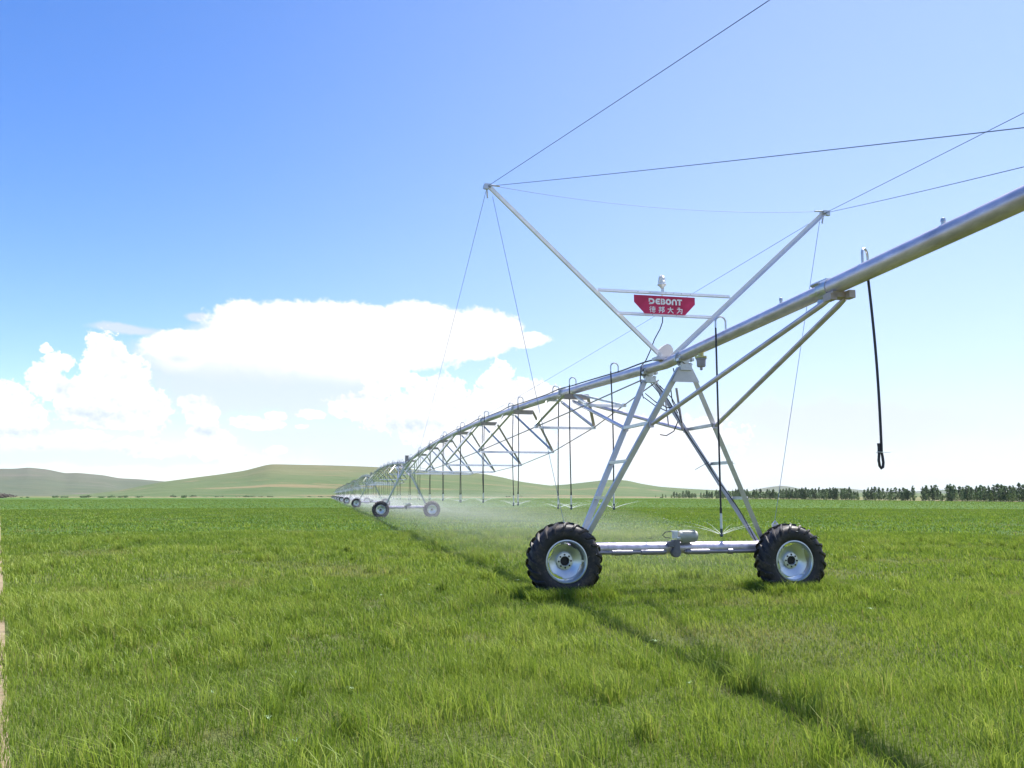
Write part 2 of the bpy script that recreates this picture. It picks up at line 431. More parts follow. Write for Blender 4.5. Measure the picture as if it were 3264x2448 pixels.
def hillmat(name, g0, g1, tan):
    def f_(t, p, pos):
        n1 = t.noise(pos, 0.0034, 7, 0.62, 0.4); n2 = t.noise(pos, 0.022, 5, 0.6)
        mp = t.n('ShaderNodeMapping'); t.link(pos, mp.inputs[0]); mp.inputs['Scale'].default_value = (0.0030, 0.013, 0.05); mp.inputs['Rotation'].default_value = (0, 0, 0.12)
        n3 = t.noise(mp.outputs[0], 1.6, 6, 0.6, 0.8)
        f = t.math('ADD', t.math('MULTIPLY', n1, 0.62), t.math('MULTIPLY', n2, 0.38))
        c = t.ramp(f, [(0.36, g0), (0.60, g1)])
        s3 = t.math('MULTIPLY', t.sstep(n3, 0.57, 0.66), 0.6)
        c = t.mix(s3, c, tan)
        ero = t.math('MULTIPLY', t.sstep(t.noise(pos, 0.016, 6, 0.65), 0.60, 0.66), 0.55)
        sz = t.n('ShaderNodeSeparateXYZ'); t.link(pos, sz.inputs[0])
        top = t.math('MULTIPLY', t.sstep(t.math('ADD', sz.outputs[2], t.math('MULTIPLY', n1, 46.0)), 34.0, 66.0), 0.38)
        c = t.mix(top, c, tuple(k * .8 for k in tan))
        low = t.math('SUBTRACT', 1.0, t.sstep(sz.outputs[2], 4.0, 16.0))
        c = t.mix(t.math('MULTIPLY', ero, low), c, (tan[0] * 1.2, tan[1] * 1.05, tan[2] * 1.25))
        t.link(c, p.inputs['Base Color'])
        b = t.n('ShaderNodeBump'); b.inputs['Strength'].default_value = 0.9; b.inputs['Distance'].default_value = 4.0
        t.link(n2, b.inputs['Height']); t.link(b.outputs[0], p.inputs['Normal'])
    return groundmat(name, f_)
M['hill'] = hillmat('hill_grass', (0.052, 0.090, 0.030), (0.088, 0.116, 0.048), (0.22, 0.155, 0.09))
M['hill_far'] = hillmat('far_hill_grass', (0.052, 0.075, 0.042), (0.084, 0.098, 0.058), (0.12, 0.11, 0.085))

def flat(name, pts, z, mat, kind='structure'):
    me = bpy.data.meshes.new(name); me.from_pydata([(x, y, z) for x, y in pts], [], [tuple(range(len(pts)))]); me.materials.append(mat); me.update()
    if me.polygons[0].normal.z < 0: me.flip_normals()
    o = bpy.data.objects.new(name, me); col.objects.link(o); o['kind'] = kind; return o
flat('ground', [(6500 * math.cos(k * math.pi / 32), 6500 * math.sin(k * math.pi / 32)) for k in range(64)], 0.0, M['steppe'])
track = lambda y, off=0.0: (-3.045 - 0.6 * (y - 5.4) - off, y)
EDGE = [(-302, 506), (-209, 504), (-60, 496), (20, 470), (74, 432), (98, 330), (110, 250), (118, 197), (124, 150), (128, 80), (128, -40)]
field_pts = [track(-40), track(60), track(200), track(400)] + EDGE
flat('field', field_pts, 0.004, M['field'])
flat('dirt_track', [track(-40), track(30), track(120), track(500), track(500, 3.2), track(120, 3.2), track(30, 3.2), track(-40, 3.2)], 0.008, M['dirt'])

def ridge(name, pts, D0, D1, mat, seed, amp):
    """a hill: foot at distance D0, crest at D1 with the given skyline"""
    az = []; hh = []
    for x, y in pts:
        a, e = azel(x, y); az.append(a); hh.append(max(-1.0, D1 * math.tan(R(e)) + CAM_H))
    n, mrow = 260, 46
    A = np.linspace(az[0], az[-1], n)
    # smooth the skyline
    Hh = np.interp(A, az, hh); k_ = np.hanning(9); k_ /= k_.sum(); Hh = np.convolve(np.pad(Hh, 4, mode='edge'), k_, 'valid')
    T = np.concatenate([np.linspace(0, 1, 30), np.linspace(1.04, 1.7, mrow - 30)])
    AA, TT = np.meshgrid(np.radians(A), T, indexing='ij')
    D = D0 + (D1 - D0) * TT
    X, Y = D * np.sin(AA), D * np.cos(AA)
    prof = np.where(TT <= 1, (0.35 * TT + 0.65 * (TT * TT * (3 - 2 * TT))), 1 - 0.55 * (TT - 1) ** 1.2)
    relief = (fbm(X / 160, Y / 160, seed, 4) - 0.47) * amp * np.sin(np.clip(TT, 0, 1) * math.pi) * np.clip(Hh / 40, 0, 1)[:, None]
    crest = (fbm(X / 60, Y / 60, seed + 9, 3) - 0.44) * amp * 0.06
    Z = Hh[:, None] * prof + relief + crest - 1.2 * (1 - np.clip(TT * 6, 0, 1))
    v = np.stack([X, Y, Z], -1).reshape(-1, 3); m_ = len(T)
    f = [(i * m_ + j, (i + 1) * m_ + j, (i + 1) * m_ + j + 1, i * m_ + j + 1) for i in range(n - 1) for j in range(m_ - 1)]
    me = bpy.data.meshes.new(name); me.from_pydata(v.tolist(), [], f); me.materials.append(mat); me.update(); me.shade_smooth()
    if me.polygons[0].normal.z < 0: me.flip_normals()
    o = bpy.data.objects.new(name, me); col.objects.link(o); o['kind'] = 'structure'; return o
ridge('hill', [(180, 1579), (300, 1573), (380, 1563), (515, 1536), (600, 1525), (700, 1512), (780, 1500), (850, 1481), (870, 1479), (960, 1481), (1080, 1484), (1200, 1489), (1300, 1495), (1400, 1502), (1545, 1511), (1600, 1521), (1650, 1533), (1700, 1541), (1755, 1548), (1850, 1557), (1950, 1568), (2060, 1578)], 560, 1150, M['hill'], 3, 9.0)
ridge('hill', [(1520, 1579), (1620, 1570), (1700, 1558), (1755, 1548), (1800, 1545), (1870, 1537), (1920, 1531), (1960, 1528.5), (2000, 1531), (2040, 1541), (2100, 1551), (2180, 1557), (2250, 1561), (2330, 1565), (2400, 1566), (2600, 1569), (2900, 1572), (3500, 1575)], 640, 1300, M['hill'], 21, 8.0)
ridge('hill', [(-500, 1512), (-200, 1500), (0, 1494), (50, 1494), (90, 1490), (150, 1496), (210, 1509), (240, 1507), (330, 1515), (380, 1525), (450, 1528), (520, 1534), (640, 1548), (800, 1566), (1000, 1578)], 1050, 2300, M['hill_far'], 33, 14.0)
ridge('hill', [(2180, 1578), (2320, 1572), (2380, 1567), (2420, 1558), (2460, 1551), (2490, 1548), (2520, 1551), (2550, 1558), (2600, 1562), (2660, 1556), (2690, 1555), (2730, 1560), (2790, 1566), (2860, 1568), (2920, 1566), (2960, 1563), (3020, 1560), (3080, 1562), (3200, 1566), (3600, 1572)], 2300, 3400, M['hill_far'], 45, 12.0)

# low bank of bare earth along the far edge of the field
def bank(name, pts, w, h, mat, seed):
    mb_v, mb_f = [], []
    P_ = []
    for (x0, y0), (x1, y1) in zip(pts[:-1], pts[1:]):
        L_ = math.hypot(x1 - x0, y1 - y0); k = max(2, int(L_ / 3))
        P_ += [(x0 + (x1 - x0) * i / k, y0 + (y1 - y0) * i / k) for i in range(k)]
    P_.append(pts[-1])
    prof = [(-.5, -.02), (-.3, .7), (-.1, 1.0), (.1, .95), (.3, .6), (.5, -.02)]
    r_ = np.random.default_rng(seed)
    for i, (x, y) in enumerate(P_):
        q0, q1 = P_[max(0, i - 1)], P_[min(len(P_) - 1, i + 1)]
        d = Vector((q1[0] - q0[0], q1[1] - q0[1], 0)).normalized(); nn = Vector((-d.y, d.x, 0)); hh = h * r_.uniform(.45, 1.25)
        for u_, zz in prof:
            mb_v.append((x + nn.x * u_ * w, y + nn.y * u_ * w, hh * zz))
    m_ = len(prof)
    for i in range(len(P_) - 1):
        for j in range(m_ - 1): mb_f.append((i * m_ + j, (i + 1) * m_ + j, (i + 1) * m_ + j + 1, i * m_ + j + 1))
    me = bpy.data.meshes.new(name); me.from_pydata(mb_v, [], mb_f); me.materials.append(mat); me.update()
    o = bpy.data.objects.new(name, me); col.objects.link(o); o['kind'] = 'structure'; return o
bank('earth_bank', [(-270, 507), (-209, 506), (-60, 499), (20, 473), (76, 435)], 5.0, 0.42, M['dirt'], 5)
bank('earth_bank', [(77, 434), (101, 331), (113, 251), (121, 197), (127, 150), (131, 100)], 2.2, 0.16, M['dirt'], 6)

# ------------------------------------------------------------------ drive towers
def make_tyre():
    mb = MB(); Rt, Wd = 0.600, 0.36
    prof = [(0.335, -.135), (0.36, -.165), (0.42, -.187), (0.49, -.187), (0.545, -.172), (0.580, -.14), (0.594, -.07), (0.600, 0), (0.594, .07), (0.580, .14), (0.545, .172), (0.49, .187), (0.42, .187), (0.36, .165), (0.335, .135)]
    mb.lathe(prof, n=64)
    # chevron lugs
    for side in (-1, 1):
        for i in range(21):
            th0 = 2 * math.pi * (i + (0.5 if side > 0 else 0)) / 21
            secs = []
            for k in range(7):
                q = k / 6
                if q < .68: yy = side * (0.004 + .166 * q / .68); rb = 0.600 - 0.035 * (q / .68) ** 2.6
                else:
                    s_ = (q - .68) / .32; yy = side * (.170 + .020 * min(1, s_ * 1.6)); rb = .565 - .075 * s_
                th = th0 + 0.30 * q ** 1.15 * 1.0
                hgt = 0.036 if q < .70 else 0.036 * (1 - (q - .70) / .32)
                wd = 0.040 / 0.6 * (0.8 + .5 * q)
                secs.append((th, yy, rb, hgt, wd))
            vs_ = []
            for th, yy, rb, hgt, wd in secs:
                for dth, top in ((-wd / 2, 0), (-wd / 2 * .72, 1), (wd / 2 * .72, 1), (wd / 2, 0)):
                    r_ = rb + (hgt if top else -.01)
                    y2 = yy + (side * .012 * (1 if rb < .56 else 0) if top else 0)
                    vs_.append((r_ * math.cos(th + dth), y2, r_ * math.sin(th + dth)))
            fs = [(4 * k + j, 4 * k + j + 1, 4 * k + 5 + j, 4 * k + 4 + j) for k in range(6) for j in range(3)] + [(0, 3, 2, 1), (24, 25, 26, 27)]
            mb.add(vs_, fs)
    return mb
def make_rim():
    mb = MB()
    # barrel with flanges (near side is -y)
    mb.lathe([(.352, -.150), (.350, -.165), (.333, -.168), (.322, -.158), (.312, -.135), (.308, -.10), (.298, -.03), (.298, .05), (.308, .09), (.318, .14), (.345, .165)], n=56)
    # dished disc with notched edge
    def rm(j, t): return 1.0 - (0.080 * max(0.0, min(1.0, (math.cos(4 * t + .5) - .35) * 3.5)) if j in (0, 1) else .03 * max(0.0, math.cos(4 * t + .5)) if j == 2 else 0)
    mb.lathe([(.284, -.078), (.272, -.088), (.225, -.074), (.17, -.042), (.137, -.024), (.130, -.046), (.082, -.050), (.076, -.045), (.076, .03)], n=64, rmod=rm)
    for k in range(4):
        t = math.pi / 2 * k + .35
        mb.box((.285 * math.cos(t), -.075, .285 * math.sin(t)), (.05, .02, .035), Matrix.Rotation(-t, 3, 'Y'))
    return mb
def make_hub():
    mb = MB()
    mb.lathe([(.0, -.012), (.070, -.010), (.072, .16), (.05, .22), (0, .22)], n=20)
    for k in range(8):
        t = 2 * math.pi * (k + .5) / 8
        mb.lathe([(0, -.058), (.015, -.058), (.016, -.040), (.016, -.03)], origin=(.104 * math.cos(t), 0, .104 * math.sin(t)), n=6)
    return mb
tyre_me = make_tyre().mesh('tyre', M['tyre'], True)
rim_me = make_rim().mesh('rim', M['rim'], True)
hub_me = make_hub().mesh('wheel', M['dark'], True)
def mobj(name, me, parent, loc=None, rot=None):
    o = bpy.data.objects.new(name, me); col.objects.link(o); o.parent = parent
    if loc is not None: o.location = loc
    if rot is not None: o.rotation_euler = rot
    return o
AXLE, BEAM = 0.600, 0.775
WY = -0.30
def make_tower(last):
    """local frame: y=0 is the pipe centre of the tower"""
    t = empty('drive_tower'); K = 1.0 if last else .92        # the other towers stand a little narrower
    beam = MB(); beam.path([(-1.95 * K, 0, BEAM), (1.95 * K, 0, BEAM)], 0.100, 20)
    for s in (-1, 1):
        beam.box((s * 1.72 * K, 0, BEAM + .09), (.26, .30, .02)); beam.box((s * 1.72 * K, 0, BEAM + .02), (.02, .26, .22))
    beam.path([(-1.2, 0, BEAM), (-1.16, 0, BEAM)], .105, 20)
    for x in (.55, .95, 1.3): beam.lathe([(0, .018), (.012, .015), (.014, 0)], origin=(x, -.03, BEAM + .085), axis='z', n=6)
    beam.build('base_beam', M['pipe'], t, True)
    for s in (-1, 1):
        # legs: steel angles
        for near in (-1, 1):
            top = (s * .125 + CB, near * .80, 3.80); bot = (s * 1.70 * K, near * .11, BEAM + .08)
            l = MB()
            if True: l.angle(top, bot, .085, .010, up=(0, 1, 0), flip=-s)
            else: l.angle(top, bot, .085, .010, up=(0, -1, 0), flip=s)
            l.build('leg', M['leg'], t)
        for z in (2.85, 2.215, 1.60):
            k = (3.80 - z) / (3.80 - BEAM - .08); x = s * .125 + CB + (s * 1.70 * K - s * .125 - CB) * k; y = .80 + (.11 - .80) * k
            rg = MB(); rg.angle((x - s * .01, -y - .012, z), (x - s * .01, y + .012, z), .052, .006, flip=1)
            rg.build('rung', M['steel'], t)
        # wheel, gearbox, shaft
        g = MB(); g.lathe([(0, -.19), (.10, -.19), (.13, -.15), (.13, .05), (.09, .10), (0, .10)], origin=(s * 2.02 * K, 0, AXLE + .01), n=18)
        g.box((s * 1.93 * K, 0, AXLE + .10), (.24, .22, .22)); g.build('wheel_gearbox', M['gear'], t, True)
        w = mobj('wheel', hub_me, t, (s * 2.037 * K, WY, AXLE - (.045 if last and s > 0 else 0)), (0, 0.35 if s < 0 else 1.2, 0))
        mobj('tyre', tyre_me, w); mobj('rim', rim_me, w)
        sh = MB(); sh.path([(s * .17, -.088, BEAM - .064), (s * 1.90 * K, -.088, BEAM - .066)], .034, 12)
        sh.path([(s * .20, -.088, BEAM - .064), (s * .62, -.088, BEAM - .065)], .048, 14)
        sh.path([(s * .98, -.088, BEAM - .066), (s * 1.06, -.088, BEAM - .066)], .050, 12)
        if s < 0: sh.path([(-.78, -.088, BEAM - .066), (-1.14, -.088, BEAM - .066)], .046, 12)
        sh.build('drive_shaft', M['shaft'], t, True)
        hk = MB(); hk.path([(s * 1.95 * K - .05, 0, BEAM + .05), (s * 1.95 * K - .05, 0, 1.17), (s * 1.95 * K, 0, 1.22), (s * 1.95 * K + .045, 0, 1.17), (s * 1.95 * K + .05, 0, 1.02)], .016, 8)
        hk.box((s * 1.95 * K, 0, 1.0), (.10, .05, .34)); hk.build('stay_hook', M['steel'], t)
    # centre drive
    cg = MB(); cg.lathe([(0, -.065), (.078, -.06), (.088, -.03), (.088, .04), (0, .05)], origin=(.0, -.11, BEAM - .070), n=20)
    cg.box((0, -.12, BEAM + .03), (.11, .12, .22)); cg.box((-.09, -.12, BEAM + .07), (.10, .12, .09)); cg.box((.10, -.06, BEAM + .08), (.34, .10, .02))
    cg.box((0.01, -.182, BEAM + .0), (.04, .012, .012)); cg.box((0.01, -.178, BEAM - .09), (.03, .012, .012))
    cg.build('centre_gearbox', M['gear'], t, True)
    mo = MB(); mo.lathe([(0, .02), (.085, .02), (.098, .05), (.098, .32), (.085, .345), (0, .35)], origin=(.0, -.13, BEAM + .20), axis='x', n=26)
    mo.v = [(x + .03, y, z) for x, y, z in mo.v]
    for k in range(22):
        a = 2 * math.pi * k / 22
        mo.box((.22, -.13 + .10 * math.cos(a), BEAM + .20 + .10 * math.sin(a)), (.24, .016, .006), Matrix.Rotation(a, 3, 'X'))
    motor = mo.build('drive_motor', M['motor'], t, True)
    tb = MB(); tb.box((-.02, -.14, BEAM + .22), (.07, .09, .11)); tb.box((-.03, -.14, BEAM + .285), (.12, .06, .022)); tb.lathe([(0, 0), (.02, 0), (.02, .05), (0, .05)], origin=(.0, -.20, BEAM + .17), axis='x', n=8)
    tb.build('terminal_box', M['plastic'], motor)
    lw = MB(); lw.path([(-.09, -.14, BEAM + .285), (-.20, -.15, BEAM + .27), (-.25, -.15, BEAM + .22), (-.20, -.15, BEAM + .18), (-.10, -.14, BEAM + .17)], .008, 6)
    lw.build('motor_lead', M['wire'], motor)
    # gusset plates and pipe clamps
    for near in (-1, 1):
        y = near * .815
        gp = MB(); gp.plate([(CB - .10, y, 3.83), (CB + .10, y, 3.83), (CB + .245, y, 3.55), (CB - .245, y, 3.55)], (0, near * -.006, 0))
        if near < 0: gp.build('gusset_plate', M['leg'], t)
        cl = MB(); cl.path([(CB, near * .80 - .035, pz(A0 + near * .8)), (CB, near * .80 + .035, pz(A0 + near * .8))], PIPE_R + .012, 20)
        for k in range(8):
            a = k * math.pi / 4; cl.box((CB + (PIPE_R + .025) * math.cos(a), near * .80, 3.93 + (PIPE_R + .025) * math.sin(a)), (.045, .11, .045), Matrix.Rotation(-a, 3, 'Y'))
        cl.path([(CB, near * .80 + .10, pz(A0 + near * .8)), (CB, near * .80 + .145, pz(A0 + near * .8))], PIPE_R + .045, 18); cl.box((CB - .05, near * .80 + .12, 4.075), (.05, .07, .06)); cl.box((CB + .05, near * .80 + .04, 4.07), (.05, .09, .05)); cl.lathe([(0, .05), (.02, .045), (.022, 0)], origin=(CB - .02, near * .80 + .02, 4.06), axis='z', n=6)
        cl.box((CB, near * .80, 3.80), (.20, .10, .10)); cl.build('pipe_clamp', M['steel'], t)
    if not last:
        bx = MB(); bx.box((CB + .05, 0, 4.30), (.24, .34, .50)); bx.box((CB + .05, 0, 4.56), (.28, .38, .025)); bx.box((CB + .05, -.175, 4.30), (.19, .01, .42))
        bx.build('control_box', M['box'], t)
    else:
        cv = MB(); pts = [(-.04, 0, 4.02), (-.04, 0, 4.24), (.03, 0, 4.30), (.10, 0, 4.335), (.16, 0, 4.32), (.20, 0, 4.27), (.22, 0, 4.02)]
        cv.plate([(x * 1.1 - .02, .28, 4.02 + (z - 4.02) * 1.2) for x, _, z in pts], (0, .12, 0)); cv.box((.16, .10, 4.09), (.16, .12, .06)); cv.box((-.02, -.05, 4.075), (.09, .10, .07))
        cv.build('box_cover', M['cover'], t)
        wr = MB()
        for pts in ([(-.14, .85, 4.02), (-.22, .85, 3.85), (-.20, .84, 3.6), (-.18, .8, 3.45)], [(-.05, -.3, 3.86), (.0, -.25, 3.72), (-.06, -.2, 3.5), (-.02, -.15, 3.3), (.1, -.1, 3.1)],
                    [(-.22, .6, 3.52), (-.10, .4, 3.34), (.05, .2, 3.22), (.18, .1, 3.24)], [(-.24, .6, 3.44), (-.12, .4, 3.28), (.02, .2, 3.16), (.16, .1, 3.18)],
                    [(.02, .5, 3.66), (.16, .3, 3.42), (.24, .15, 3.15), (.26, .1, 2.95)],
                    [(-.15, .5, 3.70), (-.02, .45, 3.52), (.05, .4, 3.3), (.07, .35, 3.24)], [(-.22, -.05, 2.72), (-.12, -.1, 2.70), (.02, -.1, 2.78), (.10, -.1, 2.95)]):
            q = [Vector(p) for p in pts]; P4 = []
            for i in range(len(q) - 1):
                for k in range(4): P4.append(q[i].lerp(q[i + 1], k / 4))
            P4.append(q[-1]); wr.path(P4, .010, 6)
        # the cable down the far right leg
        pts = []
        for k in range(25):
            q = k / 24; pts.append((.10 + 1.6 * q + .02 * math.sin(q * 17) - .05, .77 - .68 * q - .02, 3.72 - (3.72 - .86) * q + .03 * math.sin(q * 11)))
        wr.path(pts, .011, 6)
        wr.path([(.92, .42, 2.28), (.80, .40, 2.22), (.62, .38, 2.13)], .005, 5)
        wr.build('loose_cable', M['wire'], t)
        pst = MB(); pst.tube((.02, .3, 3.56), (.03, .15, 2.9), .012); pst.tube((.28, .35, 3.6), (.36, .30, 2.84), .022); pst.build('plumbing_pipe', M['brown'], t)
    # knee braces to the span (and, on the end tower, to the overhang)
    def brace(p0, p1):
        kb = MB(); d = (Vector(p1) - Vector(p0)); kb.path([Vector(p0), Vector(p0) + d * .04, Vector(p0) + d * .96, Vector(p1)], [.026, .036, .036, .026], 12)
        kb.box(p1, (.07, .07, .09)); kb.build('knee_brace', M['pipe'], t, True)
    for s in (-1, 1):
        brace((CB + s * .07, 5.60, 3.92), (s * .58 + CB * .5, .60, 2.86))
        brace((CB + s * .09, -5.20, 3.98), (s * .58 + CB * .5, -.62, 2.84))
    return t
end_tower = make_tower(True)
end_tower.location = mpos(0, A0, -0.03); end_tower.rotation_euler = (0, R(0.15), AZ)
tag(end_tower, 'nearest galvanised drive tower, two big lugged tyres under the red sign', 'drive tower', 'drive towers of the irrigation machine')
proto = make_tower(False)
index_kids(proto)
NT_FAR = 9
for k in range(1, NT_FAR + 1):
    o = proto if k == 1 else copy_tree(proto)
    o.location = mpos(0, A0 + SPAN * k, -0.03); o.rotation_euler = (0, 0, AZ)
    tag(o, ['', 'drive tower standing in the spray, the second from the near end', 'drive tower half hidden behind the second tower in the spray', 'fourth drive tower along the row, small and in mist',
            'fifth drive tower along the row, tiny and in mist', 'sixth drive tower along the row, tiny and in mist', 'seventh drive tower along the misty row', 'eighth drive tower along the misty row',
            'ninth drive tower along the misty row', 'farthest drive tower at the misty end of the row'][k], 'drive tower', 'drive towers of the irrigation machine')

# ------------------------------------------------------------------ truss spans (local y runs from the tower centre)
NODES = [3.8 - A0] + [6.95 - A0 + 5.62 * k for k in range(7)] + [46.2 - A0]
def nodew(y):
    t_ = abs((y + A0 - 25) / 24.5); return 1.53 * (1 - t_ ** 2.2)
def nodez(y):
    t_ = abs((y + A0 - 25) / 24.5); return 2.67 + 1.18 * t_ ** 1.9
def pipe_pts(y0, y1, n):
    return [(CB, y0 + (y1 - y0) * i / n, pz(A0 + min(SPAN - 1e-6, max(1e-6, y0 + (y1 - y0) * i / n)))) for i in range(n + 1)]
def make_span():
    t = empty('truss_span'); segs = {}
    pp = MB(); pp.path(pipe_pts(0.0, SPAN, 60), PIPE_R, 18)
    pp.build('pipe', M['pipe'], t, True)
    brown = [5.95 - A0 + 5.62 * k for k in range(8)]; small = [7.98 - A0 + 5.62 * k for k in range(7)]
    fl = MB()
    for y in [q + 1.15 for q in brown]:
        z = pz(A0 + y); fl.path([(CB, y - .03, z), (CB, y + .03, z)], PIPE_R + .05, 16); fl.path([(CB, y - .16, z), (CB, y + .16, z)], PIPE_R + .01, 16)
    fl.build('pipe_flange', M['steel'], t, True)
    for y in brown:
        z = pz(A0 + y); b_ = MB(); b_.box((CB, y, z - .17), (.60, .012, .12)); b_.box((CB, y + .06, z - .115), (.60, .12, .01)); b_.box((CB, y + .06, z - .225), (.56, .12, .01))
        b_.build('bracket', M['brown'], t)
    for y in small:
        z = pz(A0 + y); b_ = MB(); b_.box((CB, y, z - .125), (.40, .10, .012)); b_.plate([(CB - .18, y - .03, z - .13), (CB + .18, y - .03, z - .13), (CB, y - .03, z - .05)], (0, .01, 0))
        b_.build('bracket', M['steel'], t)
    for k, y in enumerate(NODES[1:-1]):
        w, z = nodew(y), nodez(y)
        for s in (-1, 1):
            for yb, hb in ((brown[k], .27), (small[k], .18)):
                st = MB(); st.angle((CB + s * hb, yb, pz(A0 + yb) - .15), (CB + s * w, y, z), .055, .006, up=(0, 1, 0), flip=s)
                st.build('strut', M['brown'] if (s > 0 and hb > .2) else M['steel'], t)
    for y in NODES:
        w, z = nodew(y), nodez(y); cm = MB(); cm.angle((CB - w + .06, y, z - .05), (CB + w - .06, y, z - .05), .06, .006, up=(0, 0, 1))
        for s in (-1, 1): cm.box((CB + s * w, y, z), (.07, .12, .07))
        cm.build('cross_member', M['mast'], t)
    for y in (NODES[0], NODES[-1]):
        st = MB()
        for s in (-1, 1): st.bar((CB + s * .10, y + (2.0 if y < 10 else -2.0), pz(A0 + y) - .08), (CB + s * nodew(y), y, nodez(y)), .045, .045)
        st.build('strut', M['steel'], t)
    for s in (-1, 1):
        rd = MB(); pts = [(CB + s * .16, .75, 3.76)] + [(CB + s * nodew(y), y, nodez(y)) for y in NODES] + [(CB + s * .16, SPAN - .75, 3.76)]
        rd.path(pts, .013, 6); rd.build('truss_rod', M['brown'], t)
    pc = MB(); pts = []
    for i in range(181):
        y = SPAN * i / 180; pts.append((CB - .045 + .02 * math.sin(y * .9), y, pz(A0 + min(SPAN - 1e-6, max(1e-6, y))) + PIPE_R + .012 + .030 * max(0, math.sin(y * 1.05 + .6)) ** 2))
    pc.path(pts, .014, 6); pc.build('power_cable', M['wire'], t)
    return t
span0 = make_span(); index_kids(span0)
for k in range(NT_FAR):
    o = span0 if k == 0 else copy_tree(span0)
    o.location = mpos(0, A0 + SPAN * k); o.rotation_euler = (0, 0, AZ)
    a, b_ = ORD[k + 1], ORD[k + 2]
    tag(o, 'arched silver truss span running from the nearest tower to the second tower' if k == 0 else f'arched truss span far down the row, between {a} and {b_} towers', 'truss span', 'truss spans of the irrigation machine')

# ------------------------------------------------------------------ overhang beyond the end tower
oh = empty('overhang_pipe', mpos(0, A0), AZ)
tag(oh, 'thick silver overhang pipe sloping up out of the picture at right', 'pipe')
OE = -21.0
pp = MB(); pp.path([(CB, 0.0, pz(A0)), (CB, -5.05, pz(A0 - 5.05))], PIPE_R, 24); pp.path([(CB, -4.98, pz(A0 - 4.98)), (CB, OE, pz(A0 + OE))], PIPE_R + .012, 24)
pp.build('pipe', M['pipe'], oh, True)
fl = MB(); z = pz(A0 - 5.0); fl.path([(CB, -5.10, z), (CB, -4.90, z)], PIPE_R + .022, 24)
for k in range(6):
    a = k * math.pi / 3 + .4; fl.box((CB + (PIPE_R + .03) * math.cos(a), -4.9, z + (PIPE_R + .03) * math.sin(a)), (.04, .16, .03), Matrix.Rotation(-a, 3, 'Y'))
fl.build('pipe_joint', M['steel'], oh, True)
br = MB(); br.box((CB, -5.18, z - .120), (.20, .16, .07)); br.box((CB + .10, -5.28, z - .13), (.08, .12, .09)); br.box((CB - .09, -5.18, z - .15), (.08, .16, .08)); br.build('bracket', M['brown'], oh)
nb = MB()
for y in (-3.95, -7.0): nb.lathe([(.020, 0), (.020, .04), (.026, .042), (.022, .075), (0, .085)], origin=(CB - .01, y, pz(A0 + y) + PIPE_R - .004), axis='z', n=10)
nb.build('threaded_plug', M['steel'], oh)
# drain valve under the pipe close to the tower
y = -1.42; z = pz(A0 + y) - PIPE_R
va = MB(); va.lathe([(.045, .05), (.045, -.05), (0.04, -.05)], origin=(CB + .01, y, z), axis='z', n=18); va.lathe([(0, -.04), (.105, -.045), (.105, -.075), (.08, -.078)], origin=(CB + .01, y, z), axis='z', n=6)
vo = va.build('drain_valve', M['brass'], oh)
vc = MB(); vc.lathe([(.08, -.078), (.082, -.10), (.074, -.105), (.070, -.20), (.06, -.215), (.024, -.218), (.022, -.26), (.010, -.27), (0, -.27)], origin=(CB + .01, y, z), axis='z', n=22); vc.build('valve_cup', M['valve'], vo, True)

# ------------------------------------------------------------------ cable mast over the end tower
ms = empty('cable_mast', mpos(0, A0), AZ)
tag(ms, 'V-shaped galvanised cable mast on the nearest tower with its stay cables', 'mast')
TIPZ, TX = 6.955, 3.275
YM = 0.05
tips = {}
for s in (-1, 1):
    tip = Vector((s * TX, YM, TIPZ)); base = Vector((s * .12 + CB * .4, YM, 4.06)); tips[s] = tip
    am = MB(); am.angle(base, tip + (tip - base).normalized() * .03, 0.080, .010, up=(s * -.7, -.15, .7), flip=s); arm = am.build('mast_arm', M['mast'], ms)
    tb = MB(); tb.box(tip + Vector((0, 0, .03)), (.12, .16, .05)); tb.path([tip + Vector((-s * .02, -.02, .05)), tip + Vector((-s * .22, -.02, .04))], .016, 8); tb.path([tip + Vector((0, .05, 0)), tip + Vector((-s * .02, .06, -.16))], .016, 8)
    tb.box(tip + Vector((s * .03, -.06, 0)), (.07, .05, .09)); tb.build('cable_fitting', M['steel'], arm)
for w0, w1, z in ((-1.30, 1.22, 5.20), (-.92, .84, 4.80)):
    cb = MB(); cb.angle((w0, YM - .05, z), (w1, YM - .05, z), .058, .006, up=(0, 0, 1)); cb.build('crossbar', M['mast'], ms)
bo = MB()
for x, z in ((-.55, 5.235), (-.32, 5.235), (-.02, 5.235), (.13, 5.235), (.28, 5.235), (.45, 5.235), (-.28, 4.835), (.17, 4.835)):
    bo.lathe([(0, -.012), (.010, -.010), (.012, 0)], origin=(x, YM - .052, z), axis='y', n=6)
bo.build('crossbar_bolts', M['steel'], ms)
mb_ = MB()
mb_.box((CB, YM, 4.045), (.40, .20, .05)); mb_.box((-.17, YM - .06, 4.09), (.06, .03, .12)); mb_.box((.10, YM - .06, 4.09), (.06, .03, .12)); mb_.build('mast_foot', M['leg'], ms)
def cable(p0, p1, sag=0.0, r=.0046, n=24):
    p0, p1 = Vector(p0), Vector(p1); c = MB()
    c.path([p0.lerp(p1, i / n) - Vector((0, 0, 4 * sag * (i / n) * (1 - i / n))) for i in range(n + 1)], r, 6); return c.build('stay_cable', M['cable'], ms)
YB, YA, YF = -9.5, -20.0, 40.5 - A0
